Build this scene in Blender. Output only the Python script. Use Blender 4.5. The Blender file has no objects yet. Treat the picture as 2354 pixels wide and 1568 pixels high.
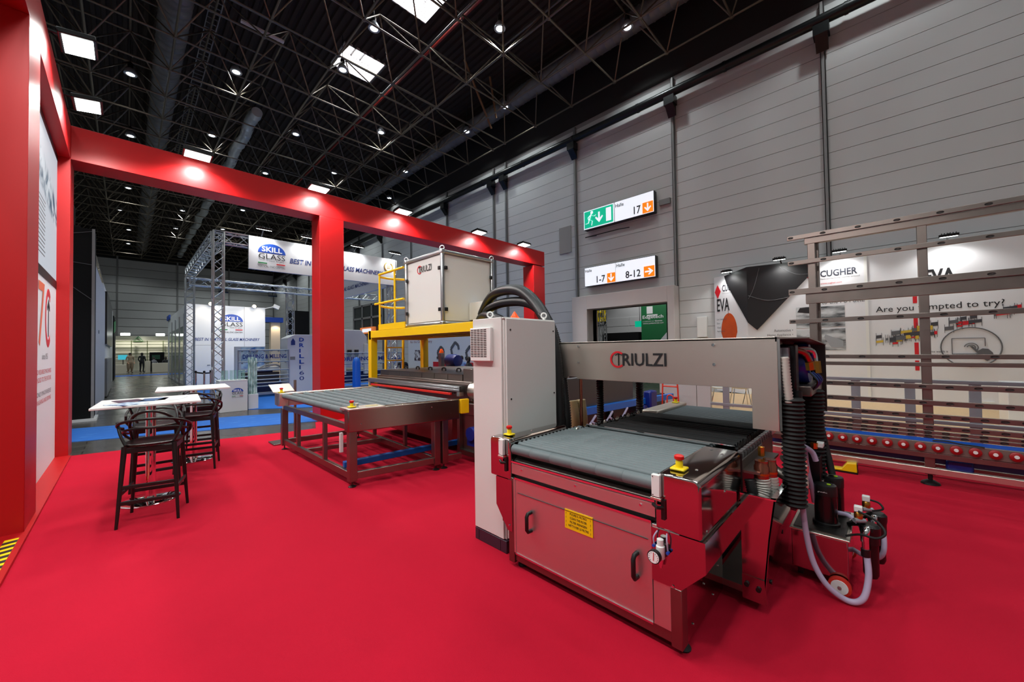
import bpy, bmesh, math, random
from mathutils import Vector, Matrix, Euler
random.seed(7)
S = bpy.context.scene
COL = S.collection
PI = math.pi
V = Vector

# ------------------------------------------------------------------ camera, world, exposure, lights
YAW, PIT, ROL = 0.7948, 0.0200, -0.0149
f_ = V((math.sin(YAW)*math.cos(PIT), math.cos(YAW)*math.cos(PIT), math.sin(PIT)))
r_ = V((math.cos(YAW), -math.sin(YAW), 0)); u_ = r_.cross(f_)
r2 = r_*math.cos(ROL)+u_*math.sin(ROL); u2 = -r_*math.sin(ROL)+u_*math.cos(ROL)
cam = bpy.data.cameras.new('camera'); cam.sensor_width = 36.0; cam.sensor_fit = 'HORIZONTAL'
cam.lens = 36.0*870.0/2354.0; cam.clip_start = 0.05; cam.clip_end = 300
co = bpy.data.objects.new('camera', cam); COL.objects.link(co); S.camera = co
m = Matrix.Identity(4)
for i in range(3):
    m[i][0], m[i][1], m[i][2] = r2[i], u2[i], -f_[i]
m[2][3] = 1.6
co.matrix_world = m

w = bpy.data.worlds.new('hall_air'); S.world = w; w.use_nodes = True
w.node_tree.nodes['Background'].inputs[0].default_value = (0.75, 0.85, 1, 1)
w.node_tree.nodes['Background'].inputs[1].default_value = 0.02
S.view_settings.view_transform = 'Standard'; S.view_settings.look = 'None'
S.view_settings.gamma = 1.0; S.view_settings.use_curve_mapping = False
S.view_settings.exposure = 0.0
S.cycles.max_bounces = 6; S.cycles.diffuse_bounces = 3; S.cycles.glossy_bounces = 4
S.cycles.transparent_max_bounces = 10; S.cycles.transmission_bounces = 4
S.cycles.sample_clamp_indirect = 6.0; S.cycles.use_denoising = True
S.cycles.caustics_reflective = False; S.cycles.caustics_refractive = False
try: S.cycles.use_light_tree = True
except Exception: pass

HIGHBAY_W, FLOOD_W, BOOTH_W = 360.0, 265.0, 55.0
def spot(name, loc, target, power, angle=150, blend=0.6, radius=0.12, color=(1, 1, 1)):
    l = bpy.data.lights.new(name, 'SPOT'); l.energy = power; l.spot_size = math.radians(angle)
    l.spot_blend = blend; l.shadow_soft_size = radius; l.color = color
    o = bpy.data.objects.new(name, l); COL.objects.link(o); o.location = loc
    o.rotation_euler = (V(target)-V(loc)).to_track_quat('-Z', 'Y').to_euler()
    return o

# ------------------------------------------------------------------ materials
def lin(c):
    return tuple(((x/255)/12.92 if x/255 <= 0.04045 else ((x/255+0.055)/1.055)**2.4) for x in c)
MATS = {}
def mat(name, rgb, rough=0.5, metal=0.0, noise=0.0, nscale=8.0, bump=0.0, bscale=60.0, stretch=None, alpha=1.0,
        emit=None, estr=0.0, coat=0.0, spec=0.5, aniso=0.0, rvar=0.0):
    if name in MATS: return MATS[name]
    mt = bpy.data.materials.new(name); mt.use_nodes = True
    nt = mt.node_tree; b = nt.nodes['Principled BSDF']; c = (*lin(rgb), 1)
    b.inputs['Base Color'].default_value = c
    b.inputs['Roughness'].default_value = rough; b.inputs['Metallic'].default_value = metal
    b.inputs['Specular IOR Level'].default_value = spec
    if coat: b.inputs['Coat Weight'].default_value = coat; b.inputs['Coat Roughness'].default_value = 0.15
    if aniso: b.inputs['Anisotropic'].default_value = aniso
    if alpha < 1: b.inputs['Alpha'].default_value = alpha
    if emit is not None:
        b.inputs['Emission Color'].default_value = (*lin(emit), 1); b.inputs['Emission Strength'].default_value = estr
    if noise or bump or rvar:
        tc = nt.nodes.new('ShaderNodeTexCoord'); mp = nt.nodes.new('ShaderNodeMapping')
        nt.links.new(tc.outputs['Object'], mp.inputs['Vector'])
        if stretch: mp.inputs['Scale'].default_value = stretch
        if noise or rvar:
            n = nt.nodes.new('ShaderNodeTexNoise'); n.inputs['Scale'].default_value = nscale; n.inputs['Detail'].default_value = 5
            nt.links.new(mp.outputs[0], n.inputs['Vector'])
        if noise:
            mx = nt.nodes.new('ShaderNodeMix'); mx.data_type = 'RGBA'
            d = tuple(max(0, x*(1-noise)) for x in c[:3]); e = tuple(min(1, x*(1+noise)) for x in c[:3])
            mx.inputs['A'].default_value = (*d, 1); mx.inputs['B'].default_value = (*e, 1)
            nt.links.new(n.outputs['Fac'], mx.inputs['Factor']); nt.links.new(mx.outputs['Result'], b.inputs['Base Color'])
        if rvar:
            mr = nt.nodes.new('ShaderNodeMapRange'); mr.inputs['To Min'].default_value = max(0.02, rough-rvar); mr.inputs['To Max'].default_value = rough+rvar
            nt.links.new(n.outputs['Fac'], mr.inputs['Value']); nt.links.new(mr.outputs[0], b.inputs['Roughness'])
        if bump:
            n2 = nt.nodes.new('ShaderNodeTexNoise'); n2.inputs['Scale'].default_value = bscale; n2.inputs['Detail'].default_value = 3
            nt.links.new(mp.outputs[0], n2.inputs['Vector'])
            bp = nt.nodes.new('ShaderNodeBump'); bp.inputs['Strength'].default_value = bump; bp.inputs['Distance'].default_value = 0.01
            nt.links.new(n2.outputs['Fac'], bp.inputs['Height']); nt.links.new(bp.outputs[0], b.inputs['Normal'])
    MATS[name] = mt
    return mt

carpet_red = mat('carpet_red', (184, 17, 44), 0.95, noise=0.16, nscale=1.2, bump=0.5, bscale=260, spec=0.15)
red_lam = mat('red_laminate', (178, 14, 18), 0.42, noise=0.04, nscale=3, spec=0.4)
steel = mat('brushed_steel', (228, 219, 208), 0.36, 1.0, noise=0.025, nscale=30, bump=0.02, bscale=60, stretch=(20, 0.6, 20), rvar=0.03)
steel_v = mat('brushed_steel_door', (216, 210, 208), 0.42, 1.0, noise=0.02, nscale=30, bump=0.015, bscale=60, stretch=(20, 0.6, 20), rvar=0.03)
polish = mat('polished_steel', (180, 172, 168), 0.09, 1.0, noise=0.04, nscale=2, rvar=0.03)
steel_dull = mat('dull_steel', (138, 128, 122), 0.36, 1.0, noise=0.12, nscale=5, rvar=0.08)
steel_dark = mat('dark_steel', (84, 80, 78), 0.4, 1.0, noise=0.1, nscale=5)
chrome = mat('chrome', (225, 225, 225), 0.05, 1.0)
alu = mat('aluminium', (196, 200, 202), 0.33, 1.0, noise=0.04, nscale=10)
alu_grey = mat('anodised_aluminium', (168, 174, 182), 0.45, 0.7, noise=0.03, nscale=10)
brass = mat('brass', (190, 140, 60), 0.3, 1.0)
copper = mat('copper_pipe', (170, 104, 84), 0.25, 1.0)
white_paint = mat('white_powder_coat', (214, 212, 208), 0.42, noise=0.015, nscale=3)
white_panel = mat('white_panel', (214, 216, 220), 0.5, noise=0.02, nscale=2)
white_gloss = mat('white_table_top', (235, 235, 233), 0.25)
white_plastic = mat('white_plastic', (225, 225, 222), 0.4)
wall_white = mat('wall_cladding_white', (200, 201, 201), 0.6, noise=0.06, nscale=0.7, stretch=(1, 1, 0.4))
portal_white = mat('portal_white', (196, 188, 186), 0.5, noise=0.03, nscale=2)
grey_post = mat('galvanised_post', (140, 140, 140), 0.55, 0.3, noise=0.1, nscale=6)
black_metal = mat('black_metal', (18, 20, 22), 0.35, 0.3)
black_plastic = mat('black_plastic', (14, 14, 15), 0.38, bump=0.03, bscale=200)
stool_black = mat('black_moulded_plastic', (13, 13, 14), 0.42, noise=0.1, nscale=10)
black_rubber = mat('black_rubber', (10, 10, 10), 0.7)
brush_black = mat('black_brush', (20, 21, 22), 0.75, noise=0.3, nscale=60)
roller_grey = mat('grey_rubber_roller', (96, 106, 108), 0.55, noise=0.06, nscale=14)
roller_dark = mat('dark_rubber_roller', (62, 72, 76), 0.5, noise=0.08, nscale=14)
yellow = mat('yellow_paint', (236, 190, 6), 0.4, noise=0.03, nscale=4)
yellow_plain = mat('yellow_plastic', (240, 208, 10), 0.4)
red_plastic = mat('red_plastic', (206, 22, 18), 0.35)
red_bar = mat('red_bar_paint', (214, 34, 24), 0.4)
blue_paint = mat('blue_paint', (6, 78, 156), 0.35, noise=0.06, nscale=6)
blue_motor = mat('blue_motor_paint', (10, 34, 120), 0.35, noise=0.1, nscale=9)
blue_tank = mat('blue_cylinder_paint', (10, 100, 205), 0.3)
blue_film = mat('blue_film', (24, 96, 200), 0.3, noise=0.25, nscale=9)
truss_dark = mat('truss_steel', (116, 106, 92), 0.4, 0.6, noise=0.1, nscale=3)
deck_dark = mat('roof_deck', (46, 36, 30), 0.85, noise=0.25, nscale=0.8)
fascia_dark = mat('roof_fascia', (30, 28, 27), 0.8)
duct_grey = mat('spiral_duct', (116, 116, 116), 0.5, 0.3, noise=0.1, nscale=2)
duct_silver = mat('foil_duct', (190, 196, 198), 0.4, 0.4, noise=0.12, nscale=3)
red_pipe = mat('red_sprinkler_pipe', (150, 44, 34), 0.5)
wood_brown = mat('brown_pole', (120, 84, 50), 0.6)
glass_green = mat('green_glass', (150, 200, 190), 0.05, alpha=0.35)
glass_clear = mat('clear_glass', (190, 205, 205), 0.03, alpha=0.22)
pvc = mat('clear_pvc_hose', (196, 186, 214), 0.18, alpha=0.72)
hose_black = mat('corrugated_black_hose', (26, 26, 27), 0.4)
hose_clear = mat('ribbed_clear_hose', (150, 130, 92), 0.3, alpha=0.85)
hose_white = mat('spiral_white_hose', (186, 180, 172), 0.45)
amber = mat('amber_beacon', (235, 80, 8), 0.25, emit=(235, 80, 8), estr=0.15)
ink_black = mat('ink_black', (22, 22, 26), 0.5)
ink_grey = mat('ink_grey', (92, 92, 96), 0.5)
ink_red = mat('ink_red', (205, 20, 34), 0.5)
ink_blue = mat('ink_blue', (22, 70, 168), 0.5)
ink_navy = mat('ink_navy', (34, 58, 128), 0.5)
ink_green = mat('ink_green', (28, 132, 70), 0.5)
ink_white = mat('ink_white', (240, 240, 240), 0.5)
ink_gold = mat('ink_gold', (190, 150, 70), 0.5)
poster_white = mat('poster_white', (222, 222, 226), 0.55)
graphite = mat('black_graphic_panel', (16, 16, 19), 0.5, noise=0.5, nscale=1.3)
stand_black = mat('black_stand_wall', (9, 9, 11), 0.7, spec=0.2)
wood_floor = mat('oak_floor', (206, 170, 124), 0.35, noise=0.1, nscale=3, stretch=(1, 8, 1))
led_white = mat('led_white', (255, 255, 255), 0.5, emit=(245, 255, 250), estr=14.0)
led_soft = mat('highbay_glow', (255, 255, 255), 0.5, emit=(240, 246, 255), estr=7.0)
led_warm = mat('warm_lamp', (255, 240, 210), 0.5, emit=(255, 226, 170), estr=12.0)
sign_white = mat('backlit_white', (250, 250, 255), 0.5, emit=(238, 244, 255), estr=0.72)
sign_green = mat('backlit_green', (0, 170, 130), 0.5, emit=(0, 180, 140), estr=0.75)
sign_orange = mat('backlit_orange', (245, 130, 10), 0.5, emit=(245, 130, 10), estr=0.75)
sky_glass = mat('skylight_glazing', (255, 255, 255), 0.5, emit=(232, 240, 255), estr=4.0)
skin_m = mat('skin', (196, 146, 120), 0.55)
hair_m = mat('dark_hair', (32, 24, 20), 0.7)

def screen_mat():
    mt = bpy.data.materials.new('led_screen_image'); mt.use_nodes = True; nt = mt.node_tree; b = nt.nodes['Principled BSDF']
    tc = nt.nodes.new('ShaderNodeTexCoord'); sep = nt.nodes.new('ShaderNodeSeparateXYZ'); nt.links.new(tc.outputs['Object'], sep.inputs[0])
    n = nt.nodes.new('ShaderNodeTexNoise'); n.inputs['Scale'].default_value = 2.4; n.inputs['Detail'].default_value = 7; n.inputs['Distortion'].default_value = 1.4
    nt.links.new(tc.outputs['Object'], n.inputs['Vector'])
    cr = nt.nodes.new('ShaderNodeValToRGB'); e = cr.color_ramp.elements
    e[0].position = 0.42; e[0].color = (*lin((22, 84, 112)), 1); e[1].position = 0.56; e[1].color = (*lin((214, 224, 232)), 1)
    nt.links.new(n.outputs['Fac'], cr.inputs[0])
    # a band of splashing water falling towards the far side of the screen
    ma = nt.nodes.new('ShaderNodeMath'); ma.operation = 'MULTIPLY_ADD'; ma.inputs[1].default_value = 0.19; ma.inputs[2].default_value = -1.26
    nt.links.new(sep.outputs['Y'], ma.inputs[0])
    sm = nt.nodes.new('ShaderNodeMath'); sm.operation = 'ADD'; nt.links.new(ma.outputs[0], sm.inputs[0]); nt.links.new(sep.outputs['Z'], sm.inputs[1])
    ab = nt.nodes.new('ShaderNodeMath'); ab.operation = 'ABSOLUTE'; nt.links.new(sm.outputs[0], ab.inputs[0])
    mr = nt.nodes.new('ShaderNodeMapRange'); mr.inputs['From Min'].default_value = 0.14; mr.inputs['From Max'].default_value = 0.28
    nt.links.new(ab.outputs[0], mr.inputs['Value'])
    mx = nt.nodes.new('ShaderNodeMix'); mx.data_type = 'RGBA'; mx.inputs['B'].default_value = (*lin((205, 212, 222)), 1)
    nt.links.new(cr.outputs[0], mx.inputs['A']); nt.links.new(mr.outputs[0], mx.inputs['Factor'])
    nt.links.new(mx.outputs['Result'], b.inputs['Emission Color'])
    b.inputs['Emission Strength'].default_value = 0.78; b.inputs['Base Color'].default_value = (0, 0, 0, 1); b.inputs['Roughness'].default_value = 0.6
    return mt
def floor_mat():
    mt = bpy.data.materials.new('polished_hall_floor'); mt.use_nodes = True; nt = mt.node_tree; b = nt.nodes['Principled BSDF']
    tc = nt.nodes.new('ShaderNodeTexCoord'); br = nt.nodes.new('ShaderNodeTexBrick')
    nt.links.new(tc.outputs['Object'], br.inputs['Vector']); br.inputs['Scale'].default_value = 1.0
    br.inputs['Brick Width'].default_value = 0.5; br.inputs['Row Height'].default_value = 0.25; br.inputs['Mortar Size'].default_value = 0.008
    br.inputs['Color1'].default_value = (*lin((62, 60, 58)), 1); br.inputs['Color2'].default_value = (*lin((74, 72, 68)), 1); br.inputs['Mortar'].default_value = (*lin((40, 38, 37)), 1)
    nt.links.new(br.outputs['Color'], b.inputs['Base Color'])
    n = nt.nodes.new('ShaderNodeTexNoise'); n.inputs['Scale'].default_value = 1.5; n.inputs['Detail'].default_value = 6; nt.links.new(tc.outputs['Object'], n.inputs['Vector'])
    mr = nt.nodes.new('ShaderNodeMapRange'); mr.inputs['To Min'].default_value = 0.12; mr.inputs['To Max'].default_value = 0.38
    nt.links.new(n.outputs['Fac'], mr.inputs['Value']); nt.links.new(mr.outputs[0], b.inputs['Roughness'])
    bp = nt.nodes.new('ShaderNodeBump'); bp.inputs['Strength'].default_value = 0.25; bp.inputs['Distance'].default_value = 0.01
    nt.links.new(br.outputs['Fac'], bp.inputs['Height']); bp.invert = True; nt.links.new(bp.outputs[0], b.inputs['Normal'])
    return mt
def streak_mat(name, base, streak, scale, lo, hi, stretch):
    mt = bpy.data.materials.new(name); mt.use_nodes = True; nt = mt.node_tree; b = nt.nodes['Principled BSDF']
    tc = nt.nodes.new('ShaderNodeTexCoord'); mp = nt.nodes.new('ShaderNodeMapping'); mp.inputs['Scale'].default_value = stretch
    nt.links.new(tc.outputs['Object'], mp.inputs['Vector'])
    n = nt.nodes.new('ShaderNodeTexNoise'); n.inputs['Scale'].default_value = scale; n.inputs['Detail'].default_value = 4; nt.links.new(mp.outputs[0], n.inputs['Vector'])
    cr = nt.nodes.new('ShaderNodeValToRGB'); e = cr.color_ramp.elements
    e[0].position = lo; e[0].color = (*lin(base), 1); e[1].position = hi; e[1].color = (*lin(streak), 1)
    nt.links.new(n.outputs['Fac'], cr.inputs[0]); nt.links.new(cr.outputs[0], b.inputs['Base Color']); b.inputs['Roughness'].default_value = 0.7
    return mt
photo_grey = streak_mat('photo_print_grey', (50, 54, 58), (196, 200, 204), 2.2, 0.35, 0.62, (1, 1, 3))
photo_machine = streak_mat('photo_print_machines', (60, 40, 50), (220, 216, 218), 5.0, 0.4, 0.6, (1, 1, 1))
splash_print = streak_mat('splash_print', (60, 130, 200), (214, 236, 246), 4.0, 0.3, 0.6, (1, 1, 1))
crystal_glass = streak_mat('shattered_glass', (96, 140, 136), (206, 232, 226), 14, 0.35, 0.6, (1, 1, 0.4))
coat_beige = mat('beige_coat', (150, 130, 108), 0.8, noise=0.15, nscale=8)
cloth_dark = mat('dark_cloth', (30, 31, 36), 0.8, noise=0.15, nscale=8)
cloth_blue = mat('light_blue_cloth', (120, 150, 200), 0.8)
cloth_grey = mat('grey_cloth', (120, 120, 126), 0.8)

# ------------------------------------------------------------------ geometry helpers
WM = {}                                     # world matrix of every parent, known without a depsgraph update
UPV = V((0, 0, 1))
class MB:
    def __init__(s): s.v = []; s.f = []
    def add(s, vs, fs):
        n = len(s.v); s.v += [V(p) for p in vs]; s.f += [tuple(i+n for i in f) for f in fs]; return s
    def box(s, x0, x1, y0, y1, z0, z1):
        x0, x1 = sorted((x0, x1)); y0, y1 = sorted((y0, y1)); z0, z1 = sorted((z0, z1))
        return s.add([(x0,y0,z0),(x1,y0,z0),(x1,y1,z0),(x0,y1,z0),(x0,y0,z1),(x1,y0,z1),(x1,y1,z1),(x0,y1,z1)],
                     [(3,2,1,0),(4,5,6,7),(0,1,5,4),(1,2,6,5),(2,3,7,6),(3,0,4,7)])
    def obox(s, c, sx, sy, sz, rot=None):
        R = rot or Matrix.Identity(3); c = V(c)
        n = len(s.v); s.box(-sx/2, sx/2, -sy/2, sy/2, -sz/2, sz/2)
        for i in range(n, len(s.v)): s.v[i] = c + R @ s.v[i]
        return s
    def bar(s, p, q, w, h=None, up=UPV):
        p, q = V(p), V(q); d = (q-p); L = d.length; d.normalize(); h = h or w
        if abs(d.dot(up)) > 0.98: up = V((1, 0, 0))
        a = d.cross(up).normalized(); b = a.cross(d)
        vs = []
        for e in (p, q):
            for sa, sb in ((-1,-1),(1,-1),(1,1),(-1,1)): vs.append(e + a*sa*w/2 + b*sb*h/2)
        return s.add(vs, [(3,2,1,0),(4,5,6,7),(0,1,5,4),(1,2,6,5),(2,3,7,6),(3,0,4,7)])
    def tube(s, pts, r, n=8, closed=False):
        pts = [V(p) for p in pts]; k = len(pts); base = len(s.v)
        rs = r if isinstance(r, (list, tuple)) else [r]*k
        prev = None
        for i, p in enumerate(pts):
            if closed: t = pts[(i+1) % k]-pts[i-1]
            else: t = pts[min(i+1, k-1)]-pts[max(i-1, 0)]
            t.normalize()
            if prev is None:
                a = t.cross(UPV if abs(t.z) < 0.95 else V((1, 0, 0))).normalized()
            else:
                a = (prev - t*prev.dot(t)).normalized()
            prev = a; b = t.cross(a)
            for j in range(n):
                g = 2*PI*j/n; s.v.append(p + (a*math.cos(g)+b*math.sin(g))*rs[i])
        for i in range(k if closed else k-1):
            i2 = (i+1) % k
            for j in range(n):
                j2 = (j+1) % n; s.f.append((base+i*n+j, base+i*n+j2, base+i2*n+j2, base+i2*n+j))
        if not closed:
            s.f.append(tuple(base+j for j in reversed(range(n)))); s.f.append(tuple(base+(k-1)*n+j for j in range(n)))
        return s
    def cyl(s, p, q, r, n=12, r1=None): return s.tube([p, q], [r, r if r1 is None else r1], n)
    def lathe(s, prof, c=(0,0,0), axis='z', n=16):
        base = len(s.v); c = V(c); k = len(prof)
        for r, h in prof:
            for j in range(n):
                g = 2*PI*j/n; a, b = r*math.cos(g), r*math.sin(g)
                s.v.append(c + (V((a, b, h)) if axis == 'z' else V((h, a, b)) if axis == 'x' else V((b, h, a))))
        for i in range(k-1):
            for j in range(n):
                j2 = (j+1) % n; s.f.append((base+i*n+j, base+i*n+j2, base+(i+1)*n+j2, base+(i+1)*n+j))
        s.f.append(tuple(base+j for j in reversed(range(n)))); s.f.append(tuple(base+(k-1)*n+j for j in range(n)))
        return s
    def prism(s, poly, ax, a, b):
        mk = {'x': lambda u, v, t: (t, u, v), 'y': lambda u, v, t: (u, t, v), 'z': lambda u, v, t: (u, v, t)}[ax]
        n = len(poly); vs = [mk(u, v, a) for u, v in poly]+[mk(u, v, b) for u, v in poly]
        fs = [tuple(reversed(range(n))), tuple(range(n, 2*n))]+[(i, (i+1) % n, (i+1) % n+n, i+n) for i in range(n)]
        return s.add(vs, fs)
    def build(s, name, mt, parent=None, bevel=0.0, smooth=True, segs=2, angle=40, local=False):
        vs = s.v
        if parent is not None and not local:
            inv = WM[parent.name].inverted(); vs = [inv @ p for p in vs]
        loc = None
        if parent is None and not local:
            lo = [min(p[i] for p in vs) for i in range(3)]; hi = [max(p[i] for p in vs) for i in range(3)]
            loc = V(((lo[0]+hi[0])/2, (lo[1]+hi[1])/2, lo[2])); vs = [p-loc for p in vs]
        me = bpy.data.meshes.new(name); me.from_pydata([tuple(p) for p in vs], [], s.f)
        bm = bmesh.new(); bm.from_mesh(me); bmesh.ops.recalc_face_normals(bm, faces=bm.faces); bm.to_mesh(me); bm.free()
        me.materials.append(mt)
        o = bpy.data.objects.new(name, me); COL.objects.link(o)
        if smooth:
            me.shade_smooth(); me.set_sharp_from_angle(angle=math.radians(angle))
        if bevel:
            md = o.modifiers.new('bevel', 'BEVEL'); md.width = bevel; md.segments = segs; md.limit_method = 'ANGLE'; md.angle_limit = math.radians(40)
        if parent is not None:
            o.parent = parent; WM[o.name] = WM[parent.name]
        else:
            if loc is not None: o.location = loc
            WM[o.name] = Matrix.Translation(loc or V((0, 0, 0)))
        return o
def box(x0, x1, y0, y1, z0, z1): return MB().box(x0, x1, y0, y1, z0, z1)
def tag(o, label, cat, group=None, kind=None):
    if label: o['label'] = label
    if cat: o['category'] = cat
    if group: o['group'] = group
    if kind: o['kind'] = kind
    return o
def thing(name, loc, label, cat, group=None, rz=0.0):
    o = bpy.data.objects.new(name, None); COL.objects.link(o); o.location = loc; o.rotation_euler = (0, 0, rz); o.empty_display_size = 0.1
    WM[o.name] = Matrix.Translation(V(loc)) @ Matrix.Rotation(rz, 4, 'Z')
    return tag(o, label, cat, group)
def struct(o, label=None):
    o['kind'] = 'structure'
    if label: o['label'] = label
    return o
def dup(root, loc=None, rz=None, label=None, group=None):
    c = root.copy(); COL.objects.link(c)
    if loc is not None: c.location = loc
    if rz is not None: c.rotation_euler = (0, 0, rz)
    WM[c.name] = Matrix.Translation(c.location) @ Matrix.Rotation(c.rotation_euler[2], 4, 'Z')
    if label: c['label'] = label
    if group: c['group'] = group
    for ch in root.children:
        d = ch.copy(); COL.objects.link(d); d.parent = c; WM[d.name] = WM[c.name]
        for g in ch.children:
            e = g.copy(); COL.objects.link(e); e.parent = d; WM[e.name] = WM[c.name]
    return c
def share(src, name, parent, offset):
    """a further piece that shares the mesh of src, moved by offset in the parent's frame"""
    o = src.copy(); o.name = name; COL.objects.link(o); o.parent = parent; o.location = V(src.location)+V(offset); WM[o.name] = WM[parent.name]
    return o
def text(body, origin, xdir, wdt, hgt, mt, parent, name='lettering', depth=0.003, shear=0.0, ydir=(0, 0, 1), off=0.0, spacing=1.0):
    """flat lettering fitted into a wdt x hgt box whose lower left corner is origin"""
    cu = bpy.data.curves.new(name, 'FONT'); cu.body = body; cu.size = 1.0; cu.shear = shear; cu.resolution_u = 2; cu.offset = off; cu.space_character = spacing
    tmp = bpy.data.objects.new('tmp_text', cu); COL.objects.link(tmp)
    dg = bpy.context.evaluated_depsgraph_get(); me = bpy.data.meshes.new_from_object(tmp.evaluated_get(dg))
    bpy.data.objects.remove(tmp); bpy.data.curves.remove(cu)
    xs = [v.co.x for v in me.vertices]; ys = [v.co.y for v in me.vertices]
    if not xs: return None
    x0, x1, y0, y1 = min(xs), max(xs), min(ys), max(ys)
    X = V(xdir).normalized(); Y = V(ydir).normalized(); N = X.cross(Y); O = V(origin)
    inv = WM[parent.name].inverted()
    bm = bmesh.new(); bm.from_mesh(me)
    bmesh.ops.remove_doubles(bm, verts=bm.verts, dist=1e-5)
    for v in bm.verts:
        v.co = inv @ (O + X*((v.co.x-x0)/(x1-x0)*wdt) + Y*((v.co.y-y0)/max(1e-6, y1-y0)*hgt) + N*depth)
    bm.to_mesh(me); bm.free(); me.materials.clear(); me.materials.append(mt); me.name = name
    o = bpy.data.objects.new(name, me); COL.objects.link(o); o.parent = parent; WM[o.name] = WM[parent.name]
    return o
def arc(c, r, a0, a1, n, ux, uy, ry=None):
    c, ux, uy = V(c), V(ux), V(uy); ry = r if ry is None else ry
    return [c + ux*r*math.cos(a0+(a1-a0)*i/n) + uy*ry*math.sin(a0+(a1-a0)*i/n) for i in range(n+1)]
def spline(pts, n=6):
    P = [V(p) for p in pts]; out = []
    for i in range(len(P)-1):
        a, b, c, d = P[max(i-1, 0)], P[i], P[i+1], P[min(i+2, len(P)-1)]
        for k in range(n):
            t = k/n; out.append(0.5*((2*b)+(c-a)*t+(2*a-5*b+4*c-d)*t*t+(3*b-a-3*c+d)*t**3))
    return out+[P[-1]]
def flat(poly3, mt, parent, name, thick=0.004):
    """a thin printed shape: polygon given by world points"""
    P = [V(p) for p in poly3]; n = (P[1]-P[0]).cross(P[2]-P[0]).normalized()*thick; k = len(P)
    mb = MB(); mb.add(P+[p+n for p in P], [tuple(reversed(range(k))), tuple(range(k, 2*k))]+[(i, (i+1) % k, (i+1) % k+k, i+k) for i in range(k)])
    return mb.build(name, mt, parent, smooth=False)
def flat_ring(c, r0, r1, a0, a1, ux, uy, mt, parent, name, n=28, ky=1.0, thick=0.003):
    c, ux, uy = V(c), V(ux), V(uy); N = ux.cross(uy).normalized()*thick; mb = MB(); vs = []; fs = []
    for i in range(n+1):
        a = a0+(a1-a0)*i/n; d0 = ux*math.cos(a)+uy*math.sin(a)*ky; vs += [c+d0*r0, c+d0*r1, c+d0*r1+N, c+d0*r0+N]
    for i in range(n):
        for j in range(4): fs.append((i*4+j, i*4+(j+1) % 4, (i+1)*4+(j+1) % 4, (i+1)*4+j))
    fs += [(3, 2, 1, 0), (n*4, n*4+1, n*4+2, n*4+3)]
    return mb.add(vs, fs).build(name, mt, parent, smooth=False)
NX, PX, NY, PY = V((-1, 0, 0)), V((1, 0, 0)), V((0, -1, 0)), V((0, 1, 0))

# ------------------------------------------------------------------ hall shell
XW, YB = 14.0, 59.0
fl = box(-20, 46, -9, 60, -0.3, 0.0).build('floor', floor_mat(), smooth=False); struct(fl, 'dark polished hall floor of small slabs')
Ys = [-7.5, -3.21, 1.04, 5.29, 9.59, 13.96, 14.9, 19.2, 23.45, 27.7, 31.95, 36.2, 40.45, 44.7, 48.95, 53.2, 58.9]
SEAM0, PITCH = 0.367, 0.476
def shell_empty(name, loc, label):
    o = bpy.data.objects.new(name, None); COL.objects.link(o); o.location = loc; WM[o.name] = Matrix.Translation(V(loc)); return struct(o, label)
wr = shell_empty('wall_right', (XW, 20, 0), 'white hall wall of long horizontal cladding panels between steel posts')
bk = MB().box(XW+0.02, XW+0.3, -9, 5.49, 0, 11.5).box(XW+0.02, XW+0.3, 8.87, 60, 0, 11.5).box(XW+0.02, XW+0.3, 5.49, 8.87, 3.2, 11.5)
bk.build('backing', mat('joint_grey', (140, 138, 138), 0.8), wr, smooth=False)
bay = {}
for i in range(len(Ys)-1):
    y0, y1 = Ys[i]+0.06, Ys[i+1]-0.06; L = round(y1-y0, 2)
    for k in range(-1, 23):
        z0 = SEAM0+PITCH*k+0.007; z1 = min(SEAM0+PITCH*(k+1)-0.007, 11.3)
        if z1-z0 < 0.2 or z0 < -0.02: z0 = max(z0, 0.0)
        if z1-z0 < 0.1: continue
        if i == 3 and z0 < 3.2: continue
        key = (L, round(z1-z0, 2))
        if key in bay: share(bay[key][0], 'panel', wr, (0, (y0+y1)/2-bay[key][1], z0-bay[key][2]))
        else: bay[key] = (box(XW, XW+0.03, y0, y1, z0, z1).build('panel', wall_white, wr, smooth=False), (y0+y1)/2, z0)
for y in Ys:
    pp = MB().box(XW-0.1, XW-0.085, y-0.05, y+0.05, 0 if not 5 < y < 9.7 else 3.8, 11.4).box(XW-0.1, XW+0.05, y-0.05, y-0.035, 0 if not 5 < y < 9.7 else 3.8, 11.4).box(XW-0.1, XW+0.05, y+0.035, y+0.05, 0 if not 5 < y < 9.7 else 3.8, 11.4)
    pp.build('post', grey_post, wr, smooth=False)
    mbk = MB().box(XW-0.42, XW-0.1, y-0.18, y+0.18, 10.3, 10.6); mbk.prism([(XW-0.1, 9.95), (XW-0.1, 10.3), (XW-0.42, 10.3)], 'y', y-0.14, y+0.14)
    mbk.build('rail_bracket', black_metal, wr, smooth=False)
wr2 = MB().cyl((XW-0.3, -8, 10.74), (XW-0.3, 58.9, 10.74), 0.15, 14)
for y in range(-6, 58, 3): wr2.lathe([(0.165, -0.04), (0.165, 0.04)], (XW-0.3, y+0.5, 10.74), 'y', 14)
wr2.build('crane_rail', black_metal, wr)
box(XW-0.02, XW+0.3, -9, 60, 11.5, 14.6).build('upper_fascia', fascia_dark, wr, smooth=False)

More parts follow.
